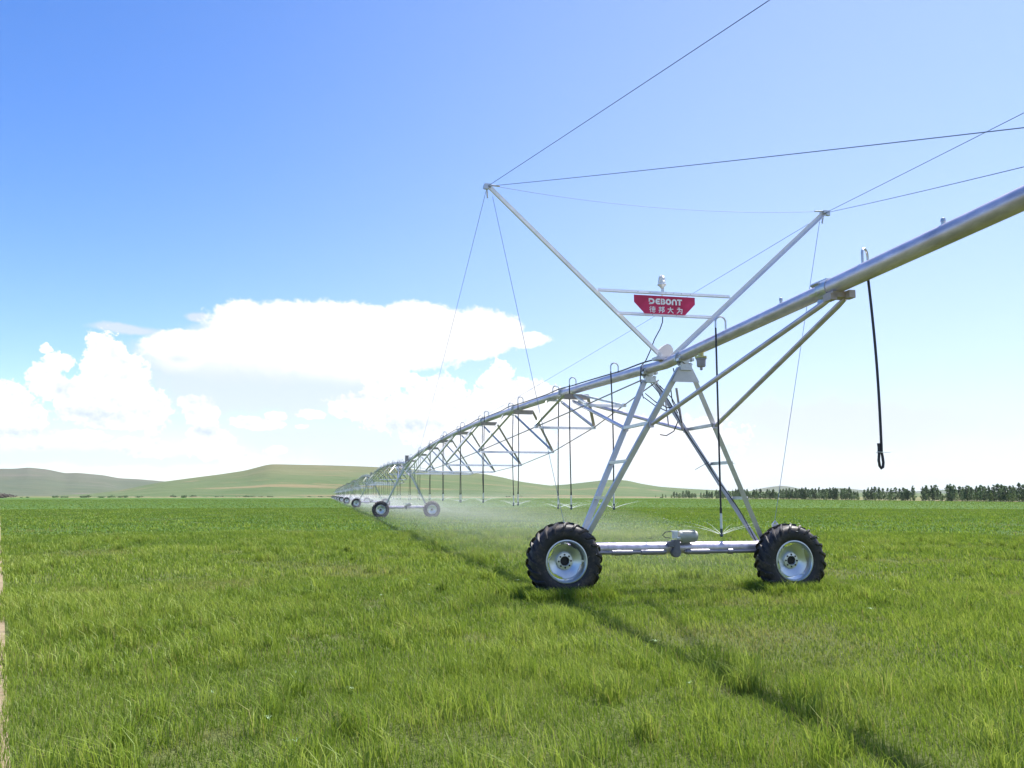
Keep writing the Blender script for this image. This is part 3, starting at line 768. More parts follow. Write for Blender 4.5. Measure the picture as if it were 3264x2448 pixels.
for s in (-1, 1):
    tp = tips[s] + Vector((0, -.03, .02))
    cable(tp, (CB + s * .06, YB, pz(A0 + YB) - (.03 if s > 0 else -.055)), .02)
    cable(tp, (CB + s * .06, YA, pz(A0 + YA) + .08), .03)
    cable(tp + Vector((0, .1, -.02)), (CB + s * .05, YF, pz(40.5) + .1), .10, .0044)
    cable(tips[s] + Vector((-s * .10, .02, -.14)), (s * 1.95, 0, 1.2), .0, .0044)
cable(tips[-1] + Vector((.2, 0, .04)), tips[1] + Vector((-.2, 0, .04)), .16, .0042)

# ------------------------------------------------------------------ sign and lamp
sg = empty('advertising_sign', mpos(0, A0), AZ)
tag(sg, 'crimson sign board with white Latin and Chinese lettering bolted to the mast crossbars', 'sign')
YS = YM - .066
pl = MB(); pl.plate([(-.63, YS, 5.175), (.53, YS, 5.175), (.53, YS, 5.045), (.335, YS, 4.845), (-.435, YS, 4.845), (-.63, YS, 5.045)], (0, .006, 0)); pl.build('sign_board', M['sign'], sg)
def stroke(mb, pts, w, y, closed=False, d=.003):
    """a flat stroke of even width with mitred corners, in the x-z plane"""
    pts = [q for i, q in enumerate(pts) if i == 0 or math.hypot(q[0] - pts[i - 1][0], q[1] - pts[i - 1][1]) > 1e-4 or (closed and False)]
    n = len(pts); L_, R_ = [], []
    for i in range(n):
        p = Vector(pts[i])
        a = Vector(pts[i - 1]) if (i > 0 or closed) else None; b = Vector(pts[(i + 1) % n]) if (i < n - 1 or closed) else None
        d1 = (p - a).normalized() if a is not None else (b - p).normalized(); d2 = (b - p).normalized() if b is not None else d1
        n1, n2 = Vector((-d1.y, d1.x)), Vector((-d2.y, d2.x)); m_ = (n1 + n2)
        m_ = n1 if m_.length < 1e-4 else m_.normalized(); k = w / 2 / max(.35, m_.dot(n1))
        L_.append(p + m_ * k); R_.append(p - m_ * k)
    for i in range(n if closed else n - 1):
        j = (i + 1) % n
        mb.plate([(q.x, y, q.y) for q in (L_[i], L_[j], R_[j], R_[i])], (0, -d, 0))
def arc(cx, cy, rx, ry, a0, a1, n=10): return [(cx + rx * math.cos(R(a0 + (a1 - a0) * i / n)), cy + ry * math.sin(R(a0 + (a1 - a0) * i / n))) for i in range(n + 1)]
def letters():
    mb = MB(); h = .108; z0 = 5.018; w = .030; Y = YS - .001
    def place(pts, x, sx=1): return [(x + q[0] * sx, z0 + q[1] * h) for q in pts]
    x = -.355                                              # D, cut by a slanting nick
    stroke(mb, place([(.015, 0.86)] + [(px, py) for px, py in arc(.045, .5, .052, .36, 90, -90, 10)] + [(.015, .14)], x), w, Y)
    stroke(mb, place([(.012, .99), (.012, .40)], x), .022, Y); stroke(mb, place([(.012, .0), (.045, .30)], x), .022, Y)
    x = -.225                                              # E with rounded left side
    stroke(mb, place([(.085, .86), (.04, .86)] + arc(.04, .5, .028, .36, 90, 270, 8) + [(.085, .14)], x), w, Y); stroke(mb, place([(.03, .5), (.075, .5)], x), .024, Y)
    x = -.125                                              # B
    stroke(mb, place([(.012, 0), (.012, 1)], x), .026, Y)
    stroke(mb, place([(.03, .88)] + arc(.042, .70, .024, .18, 90, -90, 6) + [(.03, .52)], x), .026, Y)
    stroke(mb, place([(.03, .50)] + arc(.048, .31, .026, .19, 90, -90, 6) + [(.03, .12)], x), .026, Y)
    x = -.03                                               # O
    stroke(mb, place(arc(.05, .5, .038, .37, 0, 342, 18), x), .031, Y, True)
    x = .085                                               # N drawn as an arch
    stroke(mb, place([(.012, 0), (.012, .5)] + arc(.047, .5, .035, .38, 180, 0, 10) + [(.082, 0)], x), .029, Y)
    x = .185                                               # T
    stroke(mb, place([(0, .88), (.095, .88)], x), .027, Y); stroke(mb, place([(.048, .8), (.048, 0)], x), .032, Y)
    return mb
letters().build('sign_lettering', M['white'], sg)
def characters():
    """the four characters written as brush strokes on a unit square"""
    mb = MB(); Y = YS - .001
    G = [
     # left two-person radical, then ten, eye lying, one, heart
     [[(.30, .98), (.04, .72)], [(.30, .70), (.02, .42)], [(.18, .52), (.18, .0)], [(.40, .86), (1, .86)], [(.70, 1), (.68, .70)],
      [(.44, .70), (.97, .70), (.97, .50), (.44, .50), (.44, .70)], [(.61, .70), (.61, .50)], [(.79, .70), (.79, .50)], [(.42, .40), (.98, .40)],
      [(.46, .28), (.40, .08)], [(.58, .30), (.60, .04), (.86, .04), (.88, .14)], [(.70, .30), (.76, .20)], [(.90, .28), (.98, .14)]],
     [[(.04, .84), (.52, .84)], [(.07, .62), (.49, .62)], [(.0, .38), (.54, .38)], [(.28, .98), (.28, .40), (.20, .18), (.06, .02)],
      [(.64, .94), (.64, -.02)], [(.64, .92), (.94, .92), (.80, .60), (.95, .42), (.90, .22), (.74, .22)]],
     [[(.02, .66), (.98, .66)], [(.50, .98), (.48, .60), (.34, .28), (.04, .0)], [(.52, .62), (.68, .28), (.98, .0)]],
     [[(.22, .96), (.34, .80)], [(.06, .68), (.92, .68), (.88, .20), (.84, .02), (.68, .06)], [(.52, .98), (.48, .60), (.32, .26), (.04, .02)], [(.52, .44), (.66, .28)]]]
    for (x0, gl) in zip((-.345, -.170, .0, .175), G):
        for st in gl: stroke(mb, [(x0 + q[0] * .112, 4.868 + q[1] * .112) for q in st], .0148 if len(gl) < 8 else .0105, Y)
    return mb
characters().build('sign_lettering', M['white'], sg)
lp = empty('warning_lamp', mpos(0, A0), AZ)
tag(lp, 'caged white warning lamp on a short stem above the red sign', 'lamp')
LX, LY = -.06, YM + .02
st = MB(); st.tube((LX, LY, 5.16), (LX, LY, 5.36), .013); st.tube((LX + .03, LY, 5.26), (LX + .03, LY, 5.36), .009); st.build('stem', M['leg'], lp)
bs = MB(); bs.lathe([(0, 5.33), (.024, 5.335), (.035, 5.36), (.075, 5.395), (.082, 5.402), (.080, 5.415), (0, 5.418)], origin=(LX, LY, 0), axis='z', n=24); bs.build('lamp_base', M['mast'], lp, True)
gb = MB(); gb.lathe([(.058, 5.418), (.060, 5.46), (.055, 5.52), (.040, 5.555), (.020, 5.572), (0, 5.576)], origin=(LX, LY, 0), axis='z', n=24); gb.build('lamp_globe', M['globe'], lp, True)
cg = MB()
for k in range(6):
    a = k * math.pi / 3 + .2; cg.path([(LX + r_ * math.cos(a), LY + r_ * math.sin(a), z_) for r_, z_ in ((.068, 5.415), (.067, 5.47), (.058, 5.535), (.035, 5.572), (.0, 5.588))], .0032, 5)
for z_, r_ in ((5.46, .068), (5.53, .059)): cg.path([(LX + r_ * math.cos(i * math.pi / 10), LY + r_ * math.sin(i * math.pi / 10), z_) for i in range(21)], .003, 5)
cg.build('lamp_cage', M['steel'], lp)
ld = MB(); pts = [(LX - .005, YM, 4.84), (LX - .005, YM + .02, 4.72), (-.10, YM + .05, 4.60), (-.19, YM + .1, 4.42), (-.24, YM + .2, 4.22), (-.245, YM + .4, 4.08), (-.21, YM + .75, 4.02), (-.22, .82, 3.75)]
ld.path(pts, .010, 6); ld.build('lamp_lead', M['wire'], lp)

# ------------------------------------------------------------------ sprinkler drops
def drop_meshes(side, zpipe, zend, lean=0.0, ang=0.0, wob=0.0):
    """origin on the pipe top; side -1 hangs on the camera side"""
    top = PIPE_R; rr = .082
    dx, dy = side * math.cos(ang), math.sin(ang)
    g = MB(); pts = [(0, 0, top - .02), (0, 0, top + .12)] + [(dx * (rr - rr * math.cos(t)), dy * (rr - rr * math.cos(t)), top + .12 + rr * math.sin(t)) for t in (math.pi * i / 10 for i in range(1, 11))] + [(dx * 2 * rr, dy * 2 * rr, top + .02)]
    g.path(pts, .0145, 8); gm = g.mesh('gooseneck', M['steel'], True)
    L_ = zpipe - zend; z0 = top + .03; z1 = -L_ + .40
    hp = []
    for i in range(13):
        q = i / 12; hp.append((dx * 2 * rr + lean * q + wob * math.sin(q * math.pi), dy * 2 * rr, z0 + (z1 - z0) * q))
    h = MB(); h.path(hp, .0145, 8); e = Vector(hp[-1]); h.path([e + Vector((0, 0, .02)), e + Vector((0, 0, -.06))], .019, 8); hm = h.mesh('hose', M['black'], True)
    w = MB(); w.path([e + Vector((0, 0, -.06)), e + Vector((0, 0, -.29))], .017, 10); wm = w.mesh('drop_pipe', M['plastic'], True)
    nz = MB(); nz.path([e + Vector((0, 0, q)) for q in (-.28, -.31, -.33, -.36, -.375, -.385, -.40)], [.017, .022, .016, .026, .024, .030, .012], 10)
    nz.path([e + Vector((.022, 0, -.355)), e + Vector((.022, 0, -.385))], .004, 5); nz.path([e + Vector((-.022, 0, -.355)), e + Vector((-.022, 0, -.385))], .004, 5)
    nm = nz.mesh('nozzle', M['nozzle'], True)
    return gm, hm, wm, nm, e + Vector((0, 0, -.37))
noz = []                                    # nozzle positions in machine space
def add_drop(a, side, zend, label, group, meshes=None, lean=0.0, ang=0.0, wob=0.0):
    z = pz(a); ms_ = meshes or drop_meshes(side, z, zend, lean, ang, wob)
    o = empty('sprinkler_drop', mpos(CB, a, z), AZ); tag(o, label, 'sprinkler', group)
    for nme, me in zip(('gooseneck', 'hose', 'drop_pipe', 'nozzle'), ms_[:4]): mobj(nme, me, o)
    e = ms_[4]; noz.append((CB + e.x, a + e.y, z + e.z)); return o
add_drop(-1.88, -1, 1.04, 'black sprinkler hose hanging right of the tower, its nozzle spraying above the drive beam', 'sprinkler drops along the pipe', lean=-.01)
# tied-off hose on the overhang
zt = pz(-5.25)
th_ = empty('tied_hose', mpos(CB, -5.25, zt), AZ); tag(th_, 'black hose hanging from the overhang with its end looped and tied', 'hose')
gm, hm, wm, nm, e = drop_meshes(1, zt, 1.9, ang=R(35))
mobj('gooseneck', gm, th_)
h = MB(); x0, y0 = .164 * math.cos(R(35)), .164 * math.sin(R(35)); hp = []
for i in range(15):
    q = i / 14; hp.append((x0 - .02 + .055 * q + .03 * math.sin(q * 3.0), y0, .12 - 2.13 * q + 0.0))
L0 = Vector(hp[-1])
hp += [L0 + Vector((.008, 0, -.05)), L0 + Vector((.014, 0, -.11)), L0 + Vector((.006, 0, -.165)), L0 + Vector((-.014, 0, -.178)), L0 + Vector((-.034, 0, -.15)), L0 + Vector((-.042, 0, -.09)), L0 + Vector((-.034, 0, -.02)), L0 + Vector((-.032, 0, .06)), L0 + Vector((-.036, 0, .10))]
h.path(hp, .0155, 10); h.build('hose', M['black'], th_, True)
ti = MB(); ti.path([L0 + Vector((-.06, -.0, .005)), L0 + Vector((-.02, -.022, .0)), L0 + Vector((.03, -.01, .0)), L0 + Vector((.10, -.02, .002))], .004, 5); ti.path([L0 + Vector((-.055, .02, -.004)), L0 + Vector((.022, .02, .01))], .005, 5); ti.build('tie_string', M['plastic'], th_)
shared = {}
cnt = {}
for k in range(NT_FAR):
    loc = [2.95] + [x for j in range(7) for x in (5.98 + 5.62 * j, 8.12 + 5.62 * j)] + [5.98 + 39.34, 47.6]
    for j, a in enumerate(loc):
        side = -1 if (j == 0 or j % 2 == 1) else 1
        g = 'sprinkler drops along the pipe'
        if k == 0:
            r_ = random.Random(j * 13 + 5)
            lab = f'black sprinkler hose hanging {"in front of" if side < 0 else "behind"} the pipe, {ordn(j + 1)} beyond the nearest tower'
            add_drop(a, side, 1.34 + r_.uniform(-.06, .05), lab, g, None, r_.uniform(-.05, .05), 0.0, r_.uniform(-.03, .03))
        else:
            lab = f'small sprinkler hose, {ordn(j + 1)} along the span from {ORD[k + 1]} to {ORD[k + 2]} tower' if k < 3 else f'tiny sprinkler hose on the far span beyond the {ORD[k + 1]} tower'
            zq = round(pz(a), 1); key = (side, zq)
            if key not in shared: shared[key] = drop_meshes(side, zq, 1.34)
            aa = a + SPAN * k
            if k < 3: add_drop(aa, side, 1.34, lab, g, shared[key])
            else:
                kk = (side, zq, 'one')
                if kk not in shared:
                    mb = MB(); L_ = zq - 1.34
                    mb.path([(0, 0, PIPE_R), (0, 0, PIPE_R + .18), (side * .08, 0, PIPE_R + .22), (side * .16, 0, PIPE_R + .15), (side * .16, 0, -L_ + .3), (side * .16, 0, -L_)], [.015, .015, .015, .015, .016, .022], 5)
                    shared[kk] = mb.mesh('sprinkler_drop', M['black'])
                o = bpy.data.objects.new('sprinkler_drop', shared[kk]); col.objects.link(o); o.location = mpos(CB, aa, pz(aa)); o.rotation_euler = (0, 0, AZ)
                tag(o, lab, 'sprinkler', g)
                if k < 6: noz.append((CB + side * .16, aa, 1.34))

# ------------------------------------------------------------------ water: jets, droplets, mist
m, t, p = mat_new('water_spray')
d = t.n('ShaderNodeBsdfDiffuse'); d.inputs[0].default_value = (0.93, 0.95, 0.97, 1); tr = t.n('ShaderNodeBsdfTranslucent'); tr.inputs[0].default_value = (0.93, 0.95, 0.97, 1)
mx = t.n('ShaderNodeMixShader'); mx.inputs[0].default_value = 0.6; t.link(d.outputs[0], mx.inputs[1]); t.link(tr.outputs[0], mx.inputs[2])
tp_ = t.n('ShaderNodeBsdfTransparent'); m2_ = t.n('ShaderNodeMixShader'); m2_.inputs[0].default_value = 0.42; t.link(tp_.outputs[0], m2_.inputs[1]); t.link(mx.outputs[0], m2_.inputs[2])
t.link(m2_.outputs[0], m.node_tree.nodes['Material Output'].inputs[0]); M['water'] = m
wv_, wf_ = [], []
wr_ = np.random.default_rng(11)
def dash(p0, p1, r):
    p0, p1 = Vector(p0), Vector(p1); d_ = (p1 - p0).normalized(); a = d_.cross(Vector((0, 0, 1)));
    if a.length < 1e-4: a = Vector((1, 0, 0))
    a.normalize(); b = d_.cross(a); o = len(wv_); m_ = (p0 + p1) / 2
    wv_.extend([tuple(p0), tuple(m_ + a * r), tuple(m_ - a * r * .5 + b * r * .87), tuple(m_ - a * r * .5 - b * r * .87), tuple(p1)])
    wf_.extend([(o, o + 1 + (k + 1) % 3, o + 1 + k) for k in range(3)] + [(o + 4, o + 1 + k, o + 1 + (k + 1) % 3) for k in range(3)])
for i, (b_, a, z) in enumerate(noz):
    near = a < 60
    nj = 8 if near else 6
    if a > 230: continue
    ph = wr_.uniform(0, 6.28)
    for j in range(nj):
        th = ph + 2 * math.pi * j / nj + wr_.uniform(-.12, .12); el = R(wr_.uniform(17, 28)); v0 = wr_.uniform(4.2, 5.4)
        vx, vz = v0 * math.cos(el), v0 * math.sin(el); P0 = mpos(b_, a, z)
        dirx = Vector((uy * math.cos(th) + ux * math.sin(th), -ux * math.cos(th) + uy * math.sin(th), 0))
        at = lambda tt, sp=0.0: P0 + dirx * (vx * tt) + Vector((0, 0, vz * tt - 4.9 * tt * tt))
        # the solid start of the jet: one tapering curved thread
        o = len(wv_); K = 9; r0 = .0042 if near else .007
        for q_ in range(K + 1):
            c_ = at(.008 + .015 * q_); rr_ = r0 * (1 - .88 * q_ / K); sd = Vector((-dirx.y, dirx.x, 0))
            wv_.extend([tuple(c_ + Vector((0, 0, rr_))), tuple(c_ + sd * rr_ * .87 - Vector((0, 0, rr_ * .5))), tuple(c_ - sd * rr_ * .87 - Vector((0, 0, rr_ * .5)))])
        wf_.extend([(o + 3 * q_ + k_, o + 3 * q_ + (k_ + 1) % 3, o + 3 * q_ + 3 + (k_ + 1) % 3, o + 3 * q_ + 3 + k_) for q_ in range(K) for k_ in range(3)])
        nd = 16 if a < 30 else 9 if near else 4
        for s_ in range(nd):
            tt = .15 + .75 * wr_.random() ** 1.2; q = at(tt)
            if q.z < .15: continue
            sp = .05 + .22 * tt; q = q + Vector(wr_.normal(0, sp, 3).tolist()) * .6
            ln = .02 + .03 * wr_.random(); vel = (dirx * vx + Vector((0, 0, vz - 9.8 * tt))).normalized()
            dash(q, q + vel * ln, .0017 if a < 30 else .003)
me = bpy.data.meshes.new('water_spray'); me.from_pydata(wv_, [], wf_); me.materials.append(M['water']); me.update()
wo_ = bpy.data.objects.new('water_spray', me); col.objects.link(wo_); tag(wo_, 'thin white water jets and droplets thrown out by the sprinkler nozzles', 'water', kind='stuff')

m = bpy.data.materials.new('spray_mist'); m.use_nodes = True; m.node_tree.nodes.clear(); t = NT(m.node_tree)
pv = t.n('ShaderNodeVolumePrincipled'); pv.inputs['Color'].default_value = (0.96, 0.98, 1.0, 1); pv.inputs['Density'].default_value = 0.0075; pv.inputs['Anisotropy'].default_value = 0.25
oo = t.n('ShaderNodeOutputMaterial'); t.link(pv.outputs[0], oo.inputs['Volume']); M['mist'] = m
mv, mf = [], []
NA, NB_ = 200, 15
aa = np.concatenate([np.linspace(0.0, 60, 90), np.linspace(60, 430, NA - 90)[1:]]); NA = len(aa)
for i, a in enumerate(aa):
    ramp_ = min(1, max(0, a) / 13) ** .8; hw = (2.4 + 4.2 * ramp_) * (1 + .12 * math.sin(a * .9) + .08 * math.sin(a * 2.3 + 1)); end = min(1, (430 - a) / 20)
    for j in range(NB_ + 1):
        q = -1 + 2 * j / NB_; hgt = (0.30 + 1.35 * ramp_) * max(0, 1 - q * q) ** .8 * end * (1 + .16 * math.sin(a * 1.7 + q * 5) + .12 * math.sin(a * .55 - q * 3))
        P_ = mpos(CB + .15 + q * hw * (1.0 if q > 0 else .45), a, 0.03 + max(0.0, hgt)); mv.append(tuple(P_))
for i, a in enumerate(aa):
    ramp_ = min(1, max(0, a) / 13) ** .8; hw = (2.4 + 4.2 * ramp_) * (1 + .12 * math.sin(a * .9) + .08 * math.sin(a * 2.3 + 1))
    for j in range(NB_ + 1):
        q = -1 + 2 * j / NB_; mv.append(tuple(mpos(CB + .15 + q * hw * (1.0 if q > 0 else .45), a, 0.02)))
n0 = NA * (NB_ + 1); w_ = NB_ + 1
for i in range(NA - 1):
    for j in range(NB_):
        mf.append((i * w_ + j, i * w_ + j + 1, (i + 1) * w_ + j + 1, (i + 1) * w_ + j)); mf.append((n0 + i * w_ + j, n0 + (i + 1) * w_ + j, n0 + (i + 1) * w_ + j + 1, n0 + i * w_ + j + 1))
    mf.append((i * w_, (i + 1) * w_, n0 + (i + 1) * w_, n0 + i * w_)); mf.append((i * w_ + NB_, n0 + i * w_ + NB_, n0 + (i + 1) * w_ + NB_, (i + 1) * w_ + NB_))
for i in (0, NA - 1):
    for j in range(NB_): mf.append((i * w_ + j, n0 + i * w_ + j, n0 + i * w_ + j + 1, i * w_ + j + 1))
me = bpy.data.meshes.new('spray_mist'); me.from_pydata(mv, [], mf); me.materials.append(M['mist']); me.update()
import bmesh
bm = bmesh.new(); bm.from_mesh(me); bmesh.ops.recalc_face_normals(bm, faces=bm.faces); bm.to_mesh(me); bm.free()
mo_ = bpy.data.objects.new('spray_mist', me); col.objects.link(mo_); tag(mo_, 'pale veil of sprinkler mist hanging low along the machine', 'mist', kind='stuff')

# ------------------------------------------------------------------ trees of the windbreak and bushes
def tree_meshes(seed, kind):
    """a unit-height tree: trunk with limbs, and a crown of many small leaf faces"""
    r_ = np.random.default_rng(seed); tall = kind == 'tall'
    tk = MB(); hw = .015 if tall else .014
    tk.path([(0, 0, -.01), (.004, .002, .25), (-.004, .0, .55), (.004, .004, .86)], [hw * 1.3, hw, hw * .7, hw * .2], 6)
    limbs = []
    for k in range(16 if tall else 10):
        z = r_.uniform(.18, .8); a = r_.uniform(0, 6.28); L_ = (.20 if tall else .28) * (1.05 - z) * r_.uniform(.7, 1.2) + .04
        e = (L_ * math.cos(a), L_ * math.sin(a), z + L_ * r_.uniform(.4, .9)); tk.path([(0, 0, z), e], [hw * .4, hw * .12], 4); limbs.append(e)
    vs_, fs = [], []
    wmax = r_.uniform(.22, .32) if tall else r_.uniform(.24, .34)
    zb = r_.uniform(.05, .14) if tall else r_.uniform(.02, .06)
    ncl = 84 if tall else 46
    for c in range(ncl):
        q = r_.random() ** 1.0
        z = zb + (1 - zb) * q
        if tall: w = wmax * (min(1, q / .16) ** .5) * (1 - q) ** .52 * 1.12
        else: w = wmax * math.sqrt(max(0.02, 1 - (2 * q - .85) ** 2 * .75))
        a = r_.uniform(0, 6.28); rad = w * math.sqrt(r_.random()) * r_.uniform(.8, 1.2)
        cx, cy = rad * math.cos(a), rad * math.sin(a); cr = (.045 + .035 * (1 - q)) * r_.uniform(.7, 1.3) * (1 if tall else 1.35)
        for l in range(16):
            d_ = r_.normal(0, 1, 3); d_ /= np.linalg.norm(d_); pc = np.array([cx, cy, min(z, 1 - cr * .4)]) + d_ * cr * r_.random() ** .4 * np.array([1, 1, 1.15])
            nrm = r_.normal(0, 1, 3); nrm /= np.linalg.norm(nrm); t1 = np.cross(nrm, [0.3, .5, .8]); t1 /= np.linalg.norm(t1); t2 = np.cross(nrm, t1); s_ = r_.uniform(.020, .040)
            o = len(vs_); vs_ += [tuple(pc - t1 * s_), tuple(pc + t2 * s_ * .6), tuple(pc + t1 * s_), tuple(pc - t2 * s_ * .6)]; fs.append((o, o + 1, o + 2, o + 3))
    me = bpy.data.meshes.new('crown'); me.from_pydata(vs_, [], fs); me.materials.append(M['leaf_dark'] if tall else M['leaf_light']); me.update()
    return tk.mesh('trunk', M['bark']), me
TALL = [tree_meshes(100 + k, 'tall') for k in range(7)]; LOW = [tree_meshes(200 + k, 'low') for k in range(5)]
def edge_at(px):
    """where a picture column meets the field edge on the right"""
    r = ray(px, 1577); az_ = math.atan2(r[0], r[1]); E_ = EDGE[3:]
    for (x0, y0), (x1, y1) in zip(E_[:-1], E_[1:]):
        a0, a1 = math.atan2(x0, y0), math.atan2(x1, y1)
        if a0 <= az_ <= a1:
            lo, hi = 0., 1.
            for _ in range(40):
                m_ = (lo + hi) / 2
                if math.atan2(x0 + (x1 - x0) * m_, y0 + (y1 - y0) * m_) < az_: lo = m_
                else: hi = m_
            return x0 + (x1 - x0) * lo, y0 + (y1 - y0) * lo
    return E_[-1]
def plant(meshes, name, x, y, h, wsc, label, cat, group, rz):
    o = empty(name, (x, y, 0), rz); o.scale = (h * wsc, h * wsc, h); tag(o, label, cat, group)
    mobj('trunk', meshes[0], o); mobj('crown', meshes[1], o)
tr_ = np.random.default_rng(5)
# (picture column, crown-top height in metres) measured along the row
TR = [(2090, 1.6), (2112, 2.6), (2122, 2.2), (2140, 2.2), (2149, 4.3), (2157, 3.6), (2168, 3.2), (2178, 4.4), (2188, 4.8), (2198, 4.3), (2207, 3.2), (2218, 3.0), (2234, 3.4), (2244, 3.2), (2254, 4.8), (2262, 3.8), (2270, 4.2),
      (2284, 5.0), (2292, 4.6), (2300, 4.9), (2312, 4.6), (2322, 4.3), (2336, 4.8), (2346, 5.2), (2354, 5.4), (2363, 5.0), (2374, 4.8), (2382, 5.0), (2392, 3.2),
      (2403, 4.8), (2412, 5.0), (2424, 5.0), (2433, 3.6), (2447, 4.8), (2456, 4.0), (2465, 4.8), (2474, 3.4), (2488, 4.6), (2497, 4.8), (2507, 5.0), (2517, 5.2), (2526, 4.6), (2537, 5.0), (2549, 4.8), (2557, 5.2), (2569, 5.4), (2578, 4.7),
      (2590, 5.0), (2600, 4.9), (2612, 5.4), (2624, 4.6), (2636, 4.9), (2646, 5.0), (2658, 5.2), (2668, 4.7), (2682, 4.6), (2694, 4.8), (2708, 5.2), (2722, 3.6), (2734, 3.6), (2756, 4.2), (2768, 5.0), (2780, 5.0), (2790, 5.3), (2802, 4.9), (2815, 4.6),
      (2830, 4.6), (2842, 4.5), (2855, 4.8), (2868, 4.4), (2880, 4.7), (2893, 4.1), (2911, 4.9), (2942, 4.6), (2953, 5.0), (2970, 4.9), (2984, 5.2), (2998, 3.0), (3022, 5.0), (3032, 5.3), (3042, 5.0), (3060, 4.6), (3070, 4.4), (3084, 4.8), (3097, 4.2),
      (3114, 4.5), (3127, 4.8), (3139, 4.5), (3153, 4.6), (3168, 4.8), (3182, 5.0), (3194, 4.9), (3207, 4.5), (3221, 4.5), (3231, 4.6), (3250, 5.2), (3264, 4.8), (3285, 4.8), (3300, 5.0)]
TR = sorted(TR + [(px + 6, h * tr_.uniform(.55, .98)) for px, h in TR[3:] if not (2900 < px < 2925) and tr_.random() < .8])
nt = len(TR)
for i, (px, h) in enumerate(TR):
    x, y = edge_at(px); D = math.hypot(x, y); off = tr_.uniform(3, 9); x += off * x / D; y += off * y / D
    h *= .84 if px > 2900 else .78
    k = int(tr_.integers(7)); n_ = nt - i
    hw_ = 'tall' if h > 4.4 else 'middling' if h > 3.6 else 'small'
    plant(TALL[k], 'windbreak_tree', x, y, h, tr_.uniform(.75, 1.15), f'{hw_} dark narrow tree in the windbreak, {ordn(n_)} from its right end' if i >= nt / 2 else f'{hw_} dark narrow tree in the far part of the windbreak, {ordn(i + 1)} from its left tip', 'tree', 'dark trees of the windbreak at right', tr_.uniform(0, 6))
LB = [2112, 2140, 2165, 2205, 2240, 2262, 2305, 2340, 2378, 2410, 2440, 2476, 2512, 2560, 2605, 2633, 2672, 2714, 2735, 2790, 2834, 2884, 2912, 2960, 3002, 3016, 3050, 3110, 3160, 3212, 3224, 3246]
for i, px in enumerate(LB):
    x, y = edge_at(px); D = math.hypot(x, y); off = tr_.uniform(1.2, 2.4); x += off * x / D; y += off * y / D
    h = tr_.uniform(1.4, 2.2)
    plant(LOW[int(tr_.integers(5))], 'young_tree', x, y, h, tr_.uniform(.75, 1.05), f'light green bushy young tree at the foot of the windbreak, {ordn(len(LB) - i)} from the right', 'young tree', 'light young trees before the windbreak', tr_.uniform(0, 6))
def bush_mesh(seed, mat):
    r_ = np.random.default_rng(seed); vs_, fs = [], []
    for c in range(22):
        a = r_.uniform(0, 6.28); rad = math.sqrt(r_.random()) * .85; cz = r_.uniform(.15, .75) * (1 - .5 * rad)
        for l in range(20):
            d_ = r_.normal(0, 1, 3); d_ /= np.linalg.norm(d_); pc = np.array([rad * math.cos(a), rad * math.sin(a), cz]) + d_ * np.array([.3, .3, .22]) * r_.random() ** .4
            pc[2] = max(.02, pc[2]); nrm = r_.normal(0, 1, 3); nrm /= np.linalg.norm(nrm); t1 = np.cross(nrm, [.3, .5, .8]); t1 /= np.linalg.norm(t1); t2 = np.cross(nrm, t1); s_ = r_.uniform(.07, .14)
            o = len(vs_); vs_ += [tuple(pc - t1 * s_), tuple(pc + t2 * s_ * .6), tuple(pc + t1 * s_), tuple(pc - t2 * s_ * .6)]; fs.append((o, o + 1, o + 2, o + 3))
    me = bpy.data.meshes.new('bush'); me.from_pydata(vs_, [], fs); me.materials.append(mat); me.update(); return me
BM = [bush_mesh(300 + k, M['leaf_dark']) for k in range(4)]; BD = bush_mesh(320, M['leaf_dry'])
BL = [(68, 9, 1.0), (88, 12, 1.2), (178, 22, 2.4), (206, 26, 1.7), (263, 22, 2.5), (282, 18, 2.8), (325, 26, 1.6), (356, 26, 2.6), (385, 24, 2.0), (402, 18, 2.6), (446, 28, 1.9), (552, 26, 2.8), (587, 22, 3.0), (616, 26, 2.8), (692, 18, 1.9), (708, 16, 1.8), (757, 22, 1.8), (785, 24, 2.2), (806, 20, 2.2), (832, 22, 1.7), (862, 24, 2.2), (985, 16, 1.7), (1022, 20, 1.9), (1048, 18, 1.7), (1618, 24, 1.8), (1660, 22, 1.6)]
for i, (px, wpx, h) in enumerate(BL):
    Db = 545.0 + tr_.uniform(-18, 18); r = ray(px, 1577); k = Db / math.hypot(r[0], r[1])
    o = bpy.data.objects.new('bush', BM[i % 4]); col.objects.link(o); o.location = (r[0] * k, r[1] * k, 0); ws = wpx / 2700 * Db * .5
    o.scale = (ws * .9, ws * .9, h * .72); o.rotation_euler = (0, 0, tr_.uniform(0, 6)); tag(o, f'dark green bush at the foot of the hill, {ordn(i + 1)} from the left', 'bush', 'bushes along the far edge of the field')
Db = 505.0; r = ray(8, 1577); k = Db / math.hypot(r[0], r[1])
o = bpy.data.objects.new('dry_thicket', BD); col.objects.link(o); o.location = (r[0] * k, r[1] * k, 0); o.scale = (6.2, 4.5, 3.3); tag(o, 'grey-brown dry thicket at the far left edge of the field', 'thicket')

